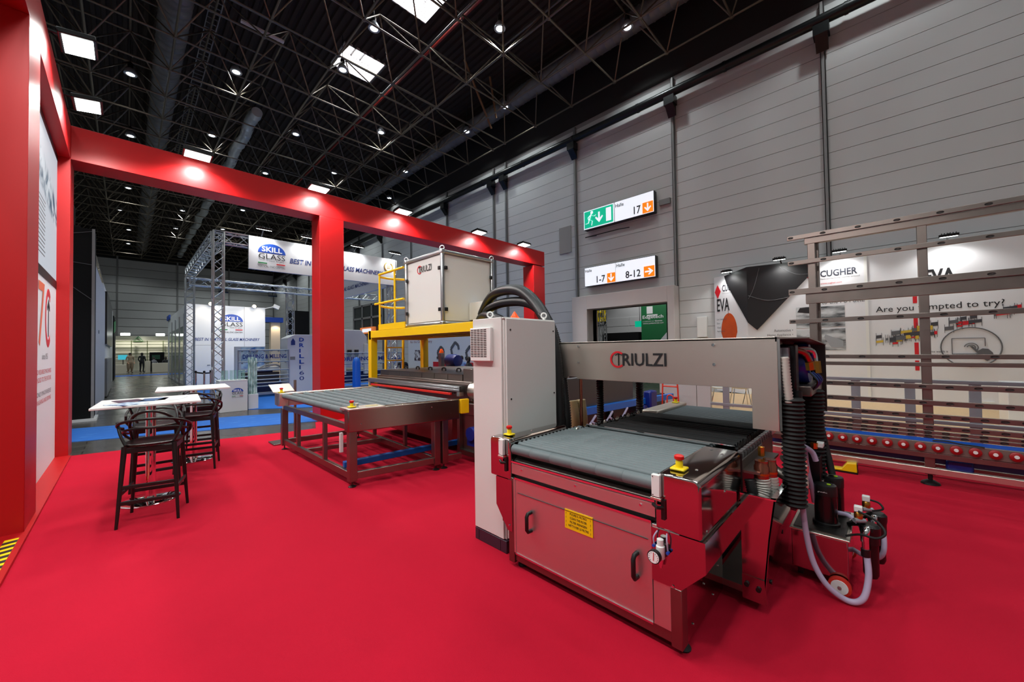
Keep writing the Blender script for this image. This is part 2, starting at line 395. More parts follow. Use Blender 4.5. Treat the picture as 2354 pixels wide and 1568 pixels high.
wb = shell_empty('wall_back', (0, YB, 0), 'pale far end wall of horizontal cladding panels')
box(-20, XW+0.3, YB+0.06, YB+0.3, 0, 12.0).build('backing', MATS['joint_grey'], wb, smooth=False)
src = None
for i in range(7):
    x1 = XW-0.1-i*4.9
    for k in range(13):
        z0 = 0.05+k*0.92
        if src is None: src = (box(x1-4.76, x1, YB, YB+0.07, z0, z0+0.86).build('panel', wall_white, wb, smooth=False), x1, z0)
        else: share(src[0], 'panel', wb, (x1-src[1], 0, z0-src[2]))
    box(x1+0.0, x1+0.14, YB-0.08, YB+0.06, 0, 12.3).build('post', grey_post, wb, smooth=False)
box(-20, XW, YB-0.05, YB+0.3, 11.97, 14.6).build('upper_fascia', fascia_dark, wb, smooth=False)
wl = box(-12.3, -12, -9, 60, 0, 14.6).build('wall_left', wall_white, smooth=False); struct(wl)
wo = shell_empty('reflection_panels', (-11, 8, 0), 'added unseen panels at the far left, mirrored in the steel bridge')
box(-11.2, -11, 9.6, 13, 0, 4.5).build('white_panel', white_panel, wo, smooth=False); box(-11.2, -11, 5.2, 9.4, 0, 4.5).build('brown_panel', mat('brown_reflection_panel', (54, 34, 28), 0.7), wo, smooth=False); box(-11.2, -11, 1.5, 5.0, 0, 4.5).build('white_panel', white_panel, wo, smooth=False)  # unseen light and dark panels added to vary the bridge's reflection
for y in (11.2, 3.2): spot('reflection_panel_light', (-9.8, y, 4.6), (-11, y, 2.2), 260, 120, 0.6, 0.1)  # unseen lamps added to brighten the white reflection panels
wf = box(-20, 14, -9.3, -9, 0, 14.6).build('wall_front', wall_white, smooth=False); struct(wf)

# roof deck: corrugated, two skylight wells, everything above is daylight
ce = shell_empty('ceiling', (0, 25, 14.3), 'dark brown corrugated roof deck')
ZD = 14.3
SK = [(6.3, 8.0, 15.55, 17.1), (6.55, 8.1, 10.8, 12.4)]
dk = MB()
def corr(x0, x1, y0, y1):
    n = max(1, int(round((x1-x0)/0.28))); p = (x1-x0)/n
    prof = []
    for i in range(n):
        a = x0+i*p; prof += [(a, ZD), (a+p*0.38, ZD), (a+p*0.5, ZD+0.09), (a+p*0.88, ZD+0.09)]
    prof.append((x1, ZD)); k = len(prof)
    dk.add([(x, y0, z) for x, z in prof]+[(x, y1, z) for x, z in prof], [(i, i+1, i+1+k, i+k) for i in range(k-1)])
corr(-20, 6.3, -9, 60); corr(8.1, 14.3, -9, 60); corr(6.3, 8.1, -9, 10.8); corr(6.3, 8.1, 12.4, 15.55); corr(6.3, 8.1, 17.1, 60)
dk.build('roof_deck', deck_dark, ce, smooth=False)
well_in = mat('skylight_well', (206, 200, 196), 0.7)
for x0, x1, y0, y1 in SK:
    q = MB(); h = 0.9
    q.box(x0-0.04, x0, y0, y1, ZD, ZD+h).box(x1, x1+0.04, y0, y1, ZD, ZD+h).box(x0, x1, y0-0.04, y0, ZD, ZD+h).box(x0, x1, y1, y1+0.04, ZD, ZD+h)
    wq = q.build('skylight_well', well_in, ce, smooth=False)
    box(x0, x1, y0, y1, ZD+h, ZD+h+0.03).build('glazing', sky_glass, wq, smooth=False)
    g = MB()
    for k in range(1, 4): g.bar((x0+(x1-x0)*k/4, y0, ZD+h-0.03), (x0+(x1-x0)*k/4, y1, ZD+h-0.03), 0.05)
    g.bar((x0, (y0+y1)/2, ZD+h-0.03), (x1, (y0+y1)/2, ZD+h-0.03), 0.05)
    g.build('glazing_bar', steel_dark, wq, smooth=False)
    g = MB()
    for k in range(1, 14):
        a = x0+(x1-x0)*k/14; g.bar((a, y0, ZD+0.1), (a, y1, ZD+0.1), 0.008)
        a = y0+(y1-y0)*k/14; g.bar((x0, a, ZD+0.1), (x1, a, ZD+0.1), 0.008)
    tag(g.build('safety_mesh', steel_dark, wq, smooth=False), None, None, kind='stuff')

# ------------------------------------------------------------------ space frame under the roof
tr = thing('roof_truss', (3, 20, 12), 'dark tubular space frame spanning below the whole roof deck', 'roof truss')
PN = 2.05; NXs = [1.08+PN*i for i in range(-7, 7)]
NYs = [13.43-PN*k for k in range(9, -1, -1)]+[14.32+PN*k for k in range(22)]
ZL, ZU = 12.0, 13.45
bars = []
for x in NXs:
    for a, b in zip(NYs, NYs[1:]): bars.append(('ly' if b-a > 1 else 'lg', (x, a, ZL), (x, b, ZL), 0.034))
for y in NYs:
    for a, b in zip(NXs, NXs[1:]): bars.append(('lx', (a, y, ZL), (b, y, ZL), 0.034))
ups = [(xa+PN/2, ya+PN/2) for xa in NXs[:-1] for ya, yb in zip(NYs, NYs[1:]) if yb-ya > 1]
for x, y in ups:
    for i, (sx, sy) in enumerate(((-1,-1),(1,-1),(1,1),(-1,1))): bars.append(('d%d' % i, (x+sx*PN/2, y+sy*PN/2, ZL), (x, y, ZU), 0.026))
us = set((round(a, 2), round(b, 2)) for a, b in ups)
for x, y in ups:
    if (round(x+PN, 2), round(y, 2)) in us: bars.append(('ux', (x, y, ZU), (x+PN, y, ZU), 0.034))
    if (round(x, 2), round(y+PN, 2)) in us: bars.append(('uy', (x, y, ZU), (x, y+PN, ZU), 0.034))
def depth_of(b):
    mid = (V(b[1])+V(b[2]))/2-V((0, 0, 1.6)); d = mid.dot(f_); lat = abs(mid.dot(r2)); up = mid.dot(u2)
    return d if d > 1 and lat < d*1.36 and up < d*0.92 else 1e3+mid.length
bars.sort(key=depth_of)
proto = {}
for kd, p, q, r in bars[:290]:
    if kd in proto: share(proto[kd][0], 'truss_bar', tr, V(p)-proto[kd][1])
    else: proto[kd] = (MB().cyl(p, q, r, 8).build('truss_bar', truss_dark, tr), V(p))
rest = MB()
for kd, p, q, r in bars[290:]: rest.cyl(p, q, r, 5)
tag(rest.build('truss_bars_beyond', truss_dark, tr), None, None, kind='stuff')
nd = MB()
for x in NXs:
    for y in NYs: nd.lathe([(0.02, -0.07), (0.07, -0.04), (0.075, 0.03), (0.03, 0.07)], (x, y, ZL), 'z', 6)
tag(nd.build('truss_nodes', truss_dark, tr), None, None, kind='stuff')

# ducts, pipes, trays in the roof
def duct(name, x, z, r, y0, y1, mt, label, cat, step=0.35, wob=0.0, n=16):
    prof = []; y = y0; pts = []; rs = []
    while y < y1:
        for dy, k in ((0, 1.0), (step*0.8, 1.0), (step*0.86, 1.05), (step*0.94, 1.05)):
            pts.append((x+wob*math.sin(y*1.7)*0.6, y+dy, z+wob*math.cos(y*1.1)*0.5)); rs.append(r*k*(1+wob*random.uniform(-0.6, 0.6)))
        y += step
    return tag(MB().tube(pts, rs, n).build(name, mt, angle=60), label, cat)
duct('spiral_duct', 1.1, 13.1, 0.41, 8, 57, duct_grey, 'wide grey spiral duct running along the roof above the left stands', 'duct')
duct('ventilation_duct', 12.75, 13.3, 0.36, 2, 57, duct_grey, 'dark round duct along the roof edge next to the hall wall', 'duct')
duct('foil_duct', 4.2, 12.75, 0.23, 20.4, 57, duct_silver, 'crumpled silver flexible duct hanging below the roof truss', 'duct', step=0.45, wob=0.09)
tag(MB().cyl((8.55, 0, 13.7), (8.55, 30, 13.7), 0.05, 8).build('sprinkler_pipe', red_pipe), 'thin red pipe running through the roof truss past the skylights', 'pipe')
lt = MB()
for sx in (-0.17, 0.17): lt.bar((2.15+sx, 14.0, 13.75), (2.15+sx, 30, 13.75), 0.03, 0.07)
for k in range(54): lt.bar((1.98, 14.1+0.3*k, 13.75), (2.32, 14.1+0.3*k, 13.75), 0.03)
tag(lt.build('cable_ladder', grey_post, smooth=False), 'grey cable ladder tray under the roof beside the wide duct', 'cable tray')
tl = thing('tube_lamp', (3.2, 14.84, 12.5), 'unlit long tube lamp hanging in the truss left of the skylight', 'lamp')
MB().box(2.6, 3.85, 14.78, 14.9, 12.5, 12.56).build('lamp_body', white_plastic, tl); MB().cyl((2.65, 14.84, 12.48), (3.8, 14.84, 12.48), 0.02, 8).build('tube', white_plastic, tl)
MB().bar((2.8, 14.84, 12.56), (2.8, 14.84, 13.4), 0.01).bar((3.6, 14.84, 12.56), (3.6, 14.84, 13.4), 0.01).build('hanger', steel_dark, tl)
for p, q, lb in (((10.0, 12.4, 13.9), (12.25, 13.2, 12.2), 'left of two brown poles leaning in the roof truss by the wall'), ((11.55, 12.5, 14.0), (12.2, 12.8, 12.5), 'right of two brown poles leaning in the roof truss by the wall')):
    tag(MB().cyl(p, q, 0.05, 8).build('leaning_pole', wood_brown), lb, 'pole', 'brown poles in the roof')

# high-bay lamps
LZ = 12.9; K = (LZ-1.6)/9.9
HB = [(5.291,10.926,'leftmost of the three in the row nearest the picture top'),(8.043,8.219,'middle one of the three nearest the picture top'),(10.822,5.418,'rightmost of the three nearest the picture top'),
      (0.062,18.744,'dim greenish one above the red corner'),(2.672,16.044,'right of the cable ladder, second row from the top'),(5.293,13.334,'hanging right below the lower skylight'),
      (0.091,24.11,'just above the red beam left of the wide duct'),(2.682,21.556,'between the wide duct and the foil duct'),(5.355,18.827,'right of the near end of the foil duct'),(8.053,16.025,'under the red pipe, third row'),(10.796,13.276,'at the dark duct beside the wall, third row'),(10.809,10.806,'next to the brown poles in the truss'),
      (5.341,24.148,'above the red beam, right of the foil duct, fourth row'),(8.029,21.507,'fourth row, middle, above the second floodlight'),(10.785,18.658,'fourth row, at the dark duct'),(11.919,22.662,'smallest one above the red beam next to the wall'),
      (0.041,31.837,'first one seen below the red beam at left'),(-0.364,37.052,'second one below the red beam at left, purplish'),(0.091,42.562,'third one below the red beam at left'),(0.08,47.969,'lowest one below the red beam at left'),
      (2.692,34.406,'below the red beam, left of the foil duct, upper'),(2.693,39.704,'below the red beam, left of the foil duct, lower'),(5.623,31.54,'below the red beam above the metal truss of the white stand'),(5.363,37.526,'below the red beam, directly over the truss corner')]
hb0 = None
for i, (x, y, where) in enumerate(HB):
    lx, ly = x*K, y*K
    lab = 'bell-shaped high-bay roof lamp, '+where
    if hb0 is None:
        hb0 = thing('high_bay_lamp', (lx, ly, LZ), lab, 'lamp', 'high-bay lamps in the roof')
        MB().lathe([(0.2, -0.02), (0.205, 0.0), (0.17, 0.1), (0.1, 0.2), (0.085, 0.22)], (lx, ly, LZ), 'z', 16).build('reflector', mat('lamp_reflector', (190, 196, 200), 0.3, 0.4), hb0)
        MB().lathe([(0.085, 0.22), (0.09, 0.4), (0.05, 0.46)], (lx, ly, LZ), 'z', 12).build('housing', steel_dark, hb0)
        MB().lathe([(0.01, -0.035), (0.10, -0.03), (0.155, -0.012), (0.155, -0.008)], (lx, ly, LZ), 'z', 16).build('diffuser', led_soft, hb0)
        MB().cyl((lx, ly, LZ+0.44), (lx, ly, LZ+1.4), 0.012, 6).build('hanging_rod', steel_dark, hb0)
    else: dup(hb0, (lx, ly, LZ), 0, lab)
    spot('high_bay_and_fill_light', (lx, ly, LZ-0.08), (lx, ly, 0), HIGHBAY_W, 125, 0.7, 0.18, (0.92, 1.0, 1.0))
for x in (0.07, 3.06, 6.08, 9.17, 12.3):      # the same lamps go on overhead and behind the camera; only their light is seen
    for y in (0.0, 3.1, 6.2, -3.1, -6.2):
        if (x, y) in ((12.3, 6.2),): continue
        if (round(x/3)+round(y/3.1)) % 2 == 0: spot('high_bay_and_fill_light', (x, y, LZ-0.08), (x, y, 0), HIGHBAY_W, 125, 0.7, 0.18, (0.92, 1.0, 1.0))
for x in (-4, -9.5):
    for y in (-5, 1, 7, 13, 22, 31, 40): spot('high_bay_and_fill_light', (x, y, LZ-0.08), (x, y, 0), HIGHBAY_W*2, 125, 0.7, 0.2, (0.92, 1.0, 1.0))  # unseen, boosted fill so the left wall reflects brightly in the steel
for x in (1, 6, 11):
    for y in (30, 38, 46, 54): spot('high_bay_and_fill_light', (x, y, LZ-0.08), (x, y, 0), HIGHBAY_W*1.7, 125, 0.7, 0.2, (0.92, 1.0, 1.0))  # extra fill without lamp bodies, added to brighten the far hall
for x0, x1, y0, y1 in SK:
    l = bpy.data.lights.new('skylight_daylight', 'AREA'); l.shape = 'RECTANGLE'; l.size = x1-x0-0.2; l.size_y = y1-y0-0.2; l.energy = 130; l.color = (0.9, 0.95, 1)
    o = bpy.data.objects.new('skylight_daylight', l); COL.objects.link(o); o.location = ((x0+x1)/2, (y0+y1)/2, ZD+0.8)

# ------------------------------------------------------------------ gate portal to the next hall, and what is seen through it
d1 = thing('door_1', (13.9, 7.43, 0), None, None); d1['kind'] = 'structure'; d1['label'] = 'white portal frame of the open gate to the next hall'
MB().box(13.55, 14.4, 5.245, 5.49, 0, 3.77).build('door_jamb', portal_white, d1, 0.01)
MB().box(13.55, 14.4, 8.87, 9.62, 0, 3.77).build('door_jamb', portal_white, d1, 0.01)
MB().box(13.55, 14.4, 5.49, 8.87, 3.2, 3.77).build('lintel', portal_white, d1, 0.01)
wn = box(40, 40.3, -6, 34, 0, 10).build('wall_next_hall', wall_white, smooth=False); struct(wn, 'grey far wall of the next hall seen through the gate')
for k in range(6):
    for j in range(3): box(39.93, 40, 8+4.2*k, 12.1+4.2*k, 2.0+1.0*j, 2.95+1.0*j).build('panel', wall_white, wn, smooth=False)
struct(box(14.35, 46, -9, 40, 10, 10.2).build('ceiling_next_hall', fascia_dark, smooth=False))
for x, y in ((20, 8), (20, 14), (30, 12), (30, 20), (37, 18)): spot('next_hall_light', (x, y, 9.7), (x, y, 0), 900, 140, 0.5, 0.2)
spot('banner_fill_spot', (16.5, 8.4, 5.5), (19, 8.4, 2.6), 260, 90, 0.6, 0.1)  # unseen lamp added to brighten the green banner
gb = thing('green_banner', (19.2, 8.6, 0), 'tall green exhibition banner wall with white lettering seen through the gate', 'banner')
box(19, 19.4, 7.75, 9.08, 0, 3.8).build('banner_wall', mat('banner_green', (24, 112, 62), 0.5), gb, smooth=False)
text('Edgetech', (18.99, 9.0, 3.0), NY, 1.1, 0.22, ink_white, gb, off=0.02)
text('WWW.SUPERSPACER.COM', (18.99, 8.98, 2.76), NY, 1.08, 0.07, ink_white, gb)
text('A SUBSIDIARY OF', (18.99, 9.0, 2.88), NY, 0.6, 0.05, ink_white, gb); text('Quanex', (18.99, 8.35, 2.87), NY, 0.4, 0.08, ink_white, gb, off=0.02)
flat([(18.995, 8.77, 3.3), (18.995, 8.45, 3.3), (18.995, 8.45, 3.68), (18.995, 8.77, 3.68)], ink_white, gb, 'emblem')
flat([(18.995, 8.77, 3.18), (18.995, 8.2, 3.18), (18.995, 8.2, 3.25), (18.995, 8.77, 3.25)], ink_white, gb, 'emblem')
flat([(18.995, 8.3, 1.7), (18.995, 7.75, 1.7), (18.995, 7.75, 2.3)], poster_white, gb, 'print')
yb = thing('yellow_sign', (22, 13.8, 2.9), 'yellow and black hanging sign at the left edge of the gate', 'sign')
box(22, 22.2, 13.0, 14.1, 3.3, 4.15).build('yellow_panel', yellow_plain, yb, smooth=False); box(22, 22.2, 13.0, 14.1, 3.0, 3.3).build('black_panel', ink_black, yb, smooth=False)
MB().cyl((22.1, 13.5, 4.15), (22.1, 13.5, 10.02), 0.02, 6).build('hanger', black_metal, yb)
text('ER', (21.99, 13.5, 3.6), NY, 0.4, 0.28, ink_black, yb, off=0.02); text('TECHNIK', (21.99, 13.75, 3.08), NY, 0.65, 0.16, ink_white, yb)
tag(box(23, 24, 11.2, 13.8, 0, 2.55).build('booth_counter_wall', stand_black, smooth=False), 'low black booth wall seen through the gate', 'booth wall')
tag(box(20.6, 21, 7.0, 7.7, 0, 3.2).build('white_banner', poster_white, smooth=False), 'narrow white banner at the right edge of the gate', 'banner')
ex = thing('exit_sign', (30, 14.5, 3.3), 'small green lit exit sign far inside the next hall', 'sign')
box(30, 30.1, 14.2, 14.9, 3.25, 3.75).build('lightbox', sign_green, ex, smooth=False)
MB().cyl((30.05, 14.5, 3.75), (30.05, 14.5, 10.02), 0.02, 6).build('hanger', black_metal, ex)

def truss(parent, p, q, size, chord_r, mt, name='truss', step=None):
    """box truss: four chords as parts, the zigzag lacing joined as one part"""
    p, q = V(p), V(q); d = (q-p); L = d.length; d.normalize()
    a = d.cross(UPV if abs(d.z) < 0.9 else V((1, 0, 0))).normalized(); b = a.cross(d); h = size/2
    cs = [(-h, -h), (h, -h), (h, h), (-h, h)]
    for u, v in cs: MB().cyl(p+a*u+b*v, q+a*u+b*v, chord_r, 8).build('chord', mt, parent)
    lace = MB(); n = max(1, int(round(L/(step or size)))); s = L/n
    for k in range(n):
        for j in range(4):
            c0, c1 = cs[j], cs[(j+1) % 4]
            if k % 2: c0, c1 = c1, c0
            lace.cyl(p+a*c0[0]+b*c0[1]+d*(k*s), p+a*c1[0]+b*c1[1]+d*((k+1)*s), chord_r*0.5, 5)
    for t in (0, L):
        for j in range(4): lace.cyl(p+a*cs[j][0]+b*cs[j][1]+d*t, p+a*cs[(j+1) % 4][0]+b*cs[(j+1) % 4][1]+d*t, chord_r*0.7, 5)
    tag(lace.build('lacing', mt, parent), None, None, kind='stuff')
nt_ = thing('lattice_mast', (20.5, 12.0, 0), 'slim metal lattice mast inside the next hall, seen through the gate', 'truss')
truss(nt_, (20, 11.97, 0), (20, 11.97, 5.2), 0.3, 0.025, alu)

# ------------------------------------------------------------------ lit hall direction signs on the wall
def wall_sign(name, z0, z1, label, draw):
    t = thing(name, (13.85, 7.5, z0), label, 'sign')
    box(13.72, 13.96, 5.96, 9.04, z0-0.02, z1+0.02).build('housing', black_metal, t, 0.01)
    draw(t); return t
XS = 13.715
def pan(t, ya, yb_, za, zb, mt, nm='lit_panel', x=XS): return box(x-0.012, x+0.004, yb_, ya, za, zb).build(nm, mt, t, smooth=False)
def arrow(t, yc, zc, s, d, x=XS-0.02):
    P = [(-0.09, 0.5), (0.09, 0.5), (0.09, -0.1), (0.34, 0.12), (0.42, 0.0), (0, -0.5), (-0.42, 0.0), (-0.34, 0.12), (-0.09, -0.1)]
    if d == 'right': P = [(-v, u) for u, v in P]
    flat([(x, yc-u*s, zc+v*s) for u, v in P], sign_white, t, 'arrow')
def s1(t):
    pan(t, 9.03, 7.6, 6.62, 7.4, sign_white); pan(t, 8.99, 7.64, 6.66, 7.36, sign_green, 'green_field', XS-0.012); pan(t, 7.57, 5.97, 6.62, 7.4, sign_white)
    pan(t, 7.95, 7.72, 6.74, 7.28, sign_white, 'door_symbol', XS-0.022); arrow(t, 8.28, 7.0, 0.44, 'down', XS-0.026)
    man = MB(); x = XS-0.034
    man.lathe([(0.065, -0.004), (0.065, 0.004)], (x, 8.62, 7.27), 'x', 14)
    for p, q, wd in (((8.64, 7.2), (8.73, 6.98), 0.1), ((8.66, 7.17), (8.5, 7.09), 0.05), ((8.5, 7.09), (8.42, 7.13), 0.045), ((8.7, 7.16), (8.8, 7.08), 0.05), ((8.8, 7.08), (8.78, 6.99), 0.045),
                     ((8.72, 6.98), (8.59, 6.9), 0.07), ((8.59, 6.9), (8.63, 6.72), 0.06), ((8.74, 6.99), (8.78, 6.85), 0.07), ((8.78, 6.85), (8.92, 6.84), 0.055)):
        man.bar((x, p[0], p[1]), (x, q[0], q[1]), 0.008, wd, V((0, 0, 1)) if abs(p[0]-q[0]) > 1e9 else V((1, 0, 0)))
    man.build('running_figure', sign_white, t, smooth=False)
    text('Halle', (XS-0.02, 7.53, 7.17), NY, 0.36, 0.14, ink_black, t, off=0.012); text('17', (XS-0.02, 6.75, 6.7), NY, 0.28, 0.3, ink_black, t, off=0.012)
    pan(t, 6.4, 5.99, 6.64, 7.04, sign_orange, 'orange_field', XS-0.012); arrow(t, 6.195, 6.84, 0.32, 'down', XS-0.026)
wall_sign('exit_direction_sign', 6.62, 7.4, 'upper lit hall sign with green running man and number 17', s1)
def s2(t):
    pan(t, 9.03, 7.6, 4.2, 4.97, sign_white); pan(t, 7.58, 5.97, 4.2, 4.97, sign_white)
    text('Halle', (XS-0.02, 9.0, 4.78), NY, 0.32, 0.12, ink_black, t, off=0.012); text('1-7', (XS-0.02, 8.45, 4.28), NY, 0.4, 0.28, ink_black, t, off=0.012)
    pan(t, 7.96, 7.6, 4.22, 4.6, sign_orange, 'orange_field', XS-0.012); arrow(t, 7.78, 4.41, 0.32, 'down', XS-0.026)
    text('Halle', (XS-0.02, 7.54, 4.78), NY, 0.36, 0.13, ink_black, t, off=0.012); text('8-12', (XS-0.02, 7.15, 4.28), NY, 0.62, 0.28, ink_black, t, off=0.012)
    pan(t, 6.4, 5.99, 4.22, 4.62, sign_orange, 'orange_field', XS-0.012); arrow(t, 6.195, 4.42, 0.32, 'right', XS-0.026)
wall_sign('hall_direction_sign', 4.2, 4.97, 'lower lit hall sign reading 1-7 and 8-12 above the gate', s2)
sb = MB()
for y in (8.6, 7.1): sb.bar((13.98, y, 6.35), (13.3, y+0.1, 6.15), 0.03)
sb.bar((13.3, 8.7, 6.15), (13.3, 7.2, 6.15), 0.03)
tag(sb.build('sign_bracket', black_metal, smooth=False), 'empty thin metal bracket jutting from the wall under the upper sign', 'bracket')
tag(box(13.9, 14.0, 5.45, 5.85, 6.85, 7.05).build('wall_box', grey_post), 'small grey junction box on the wall right of the upper sign', 'junction box')
tag(box(13.96, 14.0, 9.9, 10.55, 5.9, 7.1).build('vent_grille', mat('vent_grey', (150, 147, 145), 0.7), smooth=False), 'flat grey vent panel on the wall left of the upper sign', 'vent')
tag(box(13.9, 14.0, 4.3, 4.62, 1.9, 2.6).build('switch_box', white_plastic, None, 0.01), 'white wall switch box right of the gate', 'switch box')

# ------------------------------------------------------------------ carpets
cp = MB().prism([(-0.62, -8), (7.6, -8), (7.6, 9.15), (2.98, 9.15), (2.75, 8.42), (2.2, 8.5), (1.2, 8.78), (-0.62, 9.2)], 'z', 0.0, 0.012).build('red_carpet', carpet_red, smooth=False)
tag(cp, 'bright red carpet covering the whole exhibition stand floor', 'carpet')
rn = MB().prism([(-3, 13.3), (-3, 11.5), (-0.8, 10.72), (1.1, 10.05), (3.1, 9.3), (3.6, 10.95), (0.8, 12.05)], 'z', 0.0, 0.008).build('blue_runner', streak_mat('blue_runner_print', (18, 92, 176), (96, 156, 214), 3.0, 0.60, 0.74, (1.0, 5.0, 1)), smooth=False)
tag(rn, 'blue aisle runner with faint white printed streaks behind the red carpet', 'carpet')
tag(MB().prism([(1.95, 13.05), (2.6, 12.6), (3.75, 11.75), (9, 10.6), (12, 10.6), (12, 24.2), (2.05, 24.2)], 'z', 0.0, 0.01).build('blue_carpet', mat('blue_carpet', (20, 104, 196), 0.9, noise=0.1, nscale=3), smooth=False), 'plain blue carpet of the white neighbouring stand', 'carpet')
tag(box(-1.0, 3, 39.3, 41.0, 0, 0.008).build('far_blue_strip', mat('blue_carpet_far', (30, 84, 170), 0.9), smooth=False), 'thin blue carpet strip at the far end of the aisle', 'carpet')

# ------------------------------------------------------------------ red portal of the stand
pr = thing('red_portal', (-0.9, 9.3, 0), 'tall red laminate portal framing the stand at left and behind', 'portal')
box(-1.35, -0.63, 5.48, 6.1, 0, 4.71).build('column', red_lam, pr, 0.004)
MB().box(-1.35, -0.63, 0.5, 9.1, 4.71, 5.24).build('beam', red_lam, pr, 0.004)
box(-1.35, -0.63, 9.1, 9.65, 0, 5.24).build('column', red_lam, pr, 0.004)
box(3.07, 3.61, 9.1, 9.62, 0, 4.70).build('column', red_lam, pr, 0.004)
box(10.46, 11.09, 9.1, 9.62, 0, 4.66).build('column', red_lam, pr, 0.004)
MB().box(-0.63, 11.09, 9.1, 9.62, 4.70, 5.24).build('beam', red_lam, pr, 0.004)
box(-1.0, -0.79, 6.1, 9.1, 0.04, 4.71).build('back_board', red_lam, pr, smooth=False)
box(-1.35, -0.60, 1.2, 9.1, 0.0, 0.04).build('threshold', red_lam, pr, 0.004)
sc_ = thing('video_screen', (-0.78, 7.6, 2.75), 'large LED video wall showing splashing water inside the red portal', 'screen')
box(-0.79, -0.765, 6.1, 9.1, 2.74, 4.62).build('image_panel', screen_mat(), sc_, smooth=False)
box(-0.79, -0.76, 6.1, 9.1, 2.62, 2.74).build('lower_bezel', black_plastic, sc_, smooth=False); box(-0.79, -0.76, 6.1, 9.1, 4.62, 4.71).build('upper_bezel', black_plastic, sc_, smooth=False)
tlm = MB()
for k in range(14): tlm.box(-0.765, -0.7645, 6.9, 7.95-0.03*(k % 3), 3.62-0.055*k, 3.635-0.055*k)
tag(tlm.build('text_lines', ink_grey, sc_, smooth=False), None, None, kind='stuff')
po = thing('poster_board', (-0.78, 7.6, 0.04), 'white anniversary poster with a red 70 below the video screen', 'poster')
box(-0.79, -0.765, 6.1, 9.1, 0.04, 2.62).build('board', poster_white, po, smooth=False)
XP = -0.765
text('7', (XP, 7.42, 1.72), PY, 0.5, 0.82, mat('ink_orange', (224, 104, 70), 0.5), po)
flat_ring((XP, 8.28, 2.12), 0.21, 0.28, math.radians(50), math.radians(310), (0, 1, 0), (0, 0, 1), ink_red, po, 'emblem_ring', ky=1.45)
flat([(XP, 8.27, 1.86), (XP, 8.31, 1.86), (XP, 8.31, 2.3), (XP, 8.40, 2.22), (XP, 8.40, 2.28), (XP, 8.29, 2.38), (XP, 8.18, 2.28), (XP, 8.18, 2.22), (XP, 8.27, 2.3)], ink_black, po, 'emblem_arrow')
text('since 1951', (XP, 7.75, 1.55), PY, 0.5, 0.08, ink_grey, po)
for k, (s_, mt_) in enumerate((('EXPERIENCE AND RELIABLE MACHINES', ink_red), ('AND WE ARE TENDED TO THE FUTURE', ink_red), ('WE ARE NOT ONLY MACHINERIES', ink_grey), ('SOLUTIONS FOR WASHING AND DRYING', ink_red), ('AND NOT ONLY', ink_grey))):
    text(s_, (XP, 6.5, 1.36-0.1*k-(0.08 if k > 1 else 0)), PY, 2.1 if k < 4 else 0.9, 0.06, mt_, po)
hz = thing('hazard_tape', (-0.7, 5.05, 0.04), 'yellow and black striped warning tape on the red threshold at lower left', 'tape')
hz['label'] = 'yellow and black striped warning tape on the red threshold at lower left'
box(-0.715, -0.638, 4.4, 5.33, 0.04, 0.043).build('tape', yellow_plain, hz, smooth=False)
for k in range(8):
    y = 4.42+0.112*k
    MB().prism([(-0.715, y), (-0.638, y+0.02), (-0.638, y+0.076), (-0.715, y+0.056)], 'z', 0.043, 0.0445).build('stripe', ink_black, hz, smooth=False)

def flood(loc, aim, along, label, group=None, size=(0.42, 0.3), power=None, body=None, lens=None, arm_to=None, angle=155):
    """LED floodlight: shallow finned body, glowing lens, yoke arm"""
    loc = V(loc); n = (V(aim)-loc).normalized(); a = V(along); a = (a-n*a.dot(n)).normalized(); b = n.cross(a)
    R = Matrix((a, b, n)).transposed(); t = thing('floodlight', loc, label, 'floodlight', group)
    MB().obox(loc-n*0.035, size[0], size[1], 0.06, R).build('housing', body or black_metal, t, 0.008)
    MB().obox(loc-n*0.002, size[0]*0.86, size[1]*0.8, 0.012, R).build('lens', lens or led_white, t, smooth=False)
    fin = MB()
    for k in range(6): fin.obox(loc-n*0.075+a*(size[0]*(k-2.5)/7), 0.01, size[1]*0.8, 0.03, R)
    fin.build('cooling_fins', body or black_metal, t, smooth=False)
    if arm_to is not None: MB().bar(loc-n*0.07, arm_to, 0.03, 0.02).build('arm', body or black_metal, t, smooth=False)
    if power: spot('flood_light', loc+n*0.03, aim, power, angle, 0.5, 0.12, (1.0, 0.99, 0.96))
    return t
for x, nm in ((0.9, 'first'), (2.98, 'second'), (5.05, 'third'), (7.65, 'fourth'), (9.7, 'fifth')):
    flood((x, 8.86, 5.2), (x, 8.72, 3.2), (1, 0, 0), nm+' floodlight from the left along the top of the long red beam', 'floodlights on the red portal', power=FLOOD_W, arm_to=(x, 9.15, 5.26))
for y, nm in ((6.6, 'nearer'), (8.1, 'farther')):
    flood((-0.40, y, 5.18), (-0.05, y, 3.2), (0, 1, 0), nm+' floodlight on the top of the left red beam', 'floodlights on the red portal', power=FLOOD_W, arm_to=(-0.66, y, 5.26))
for y in (3.9, 2.2, 0.5): spot('flood_light', (-0.40, y, 5.18), (-0.05, y, 3.2), FLOOD_W*0.7, 155, 0.5, 0.12, (1.0, 0.99, 0.96))

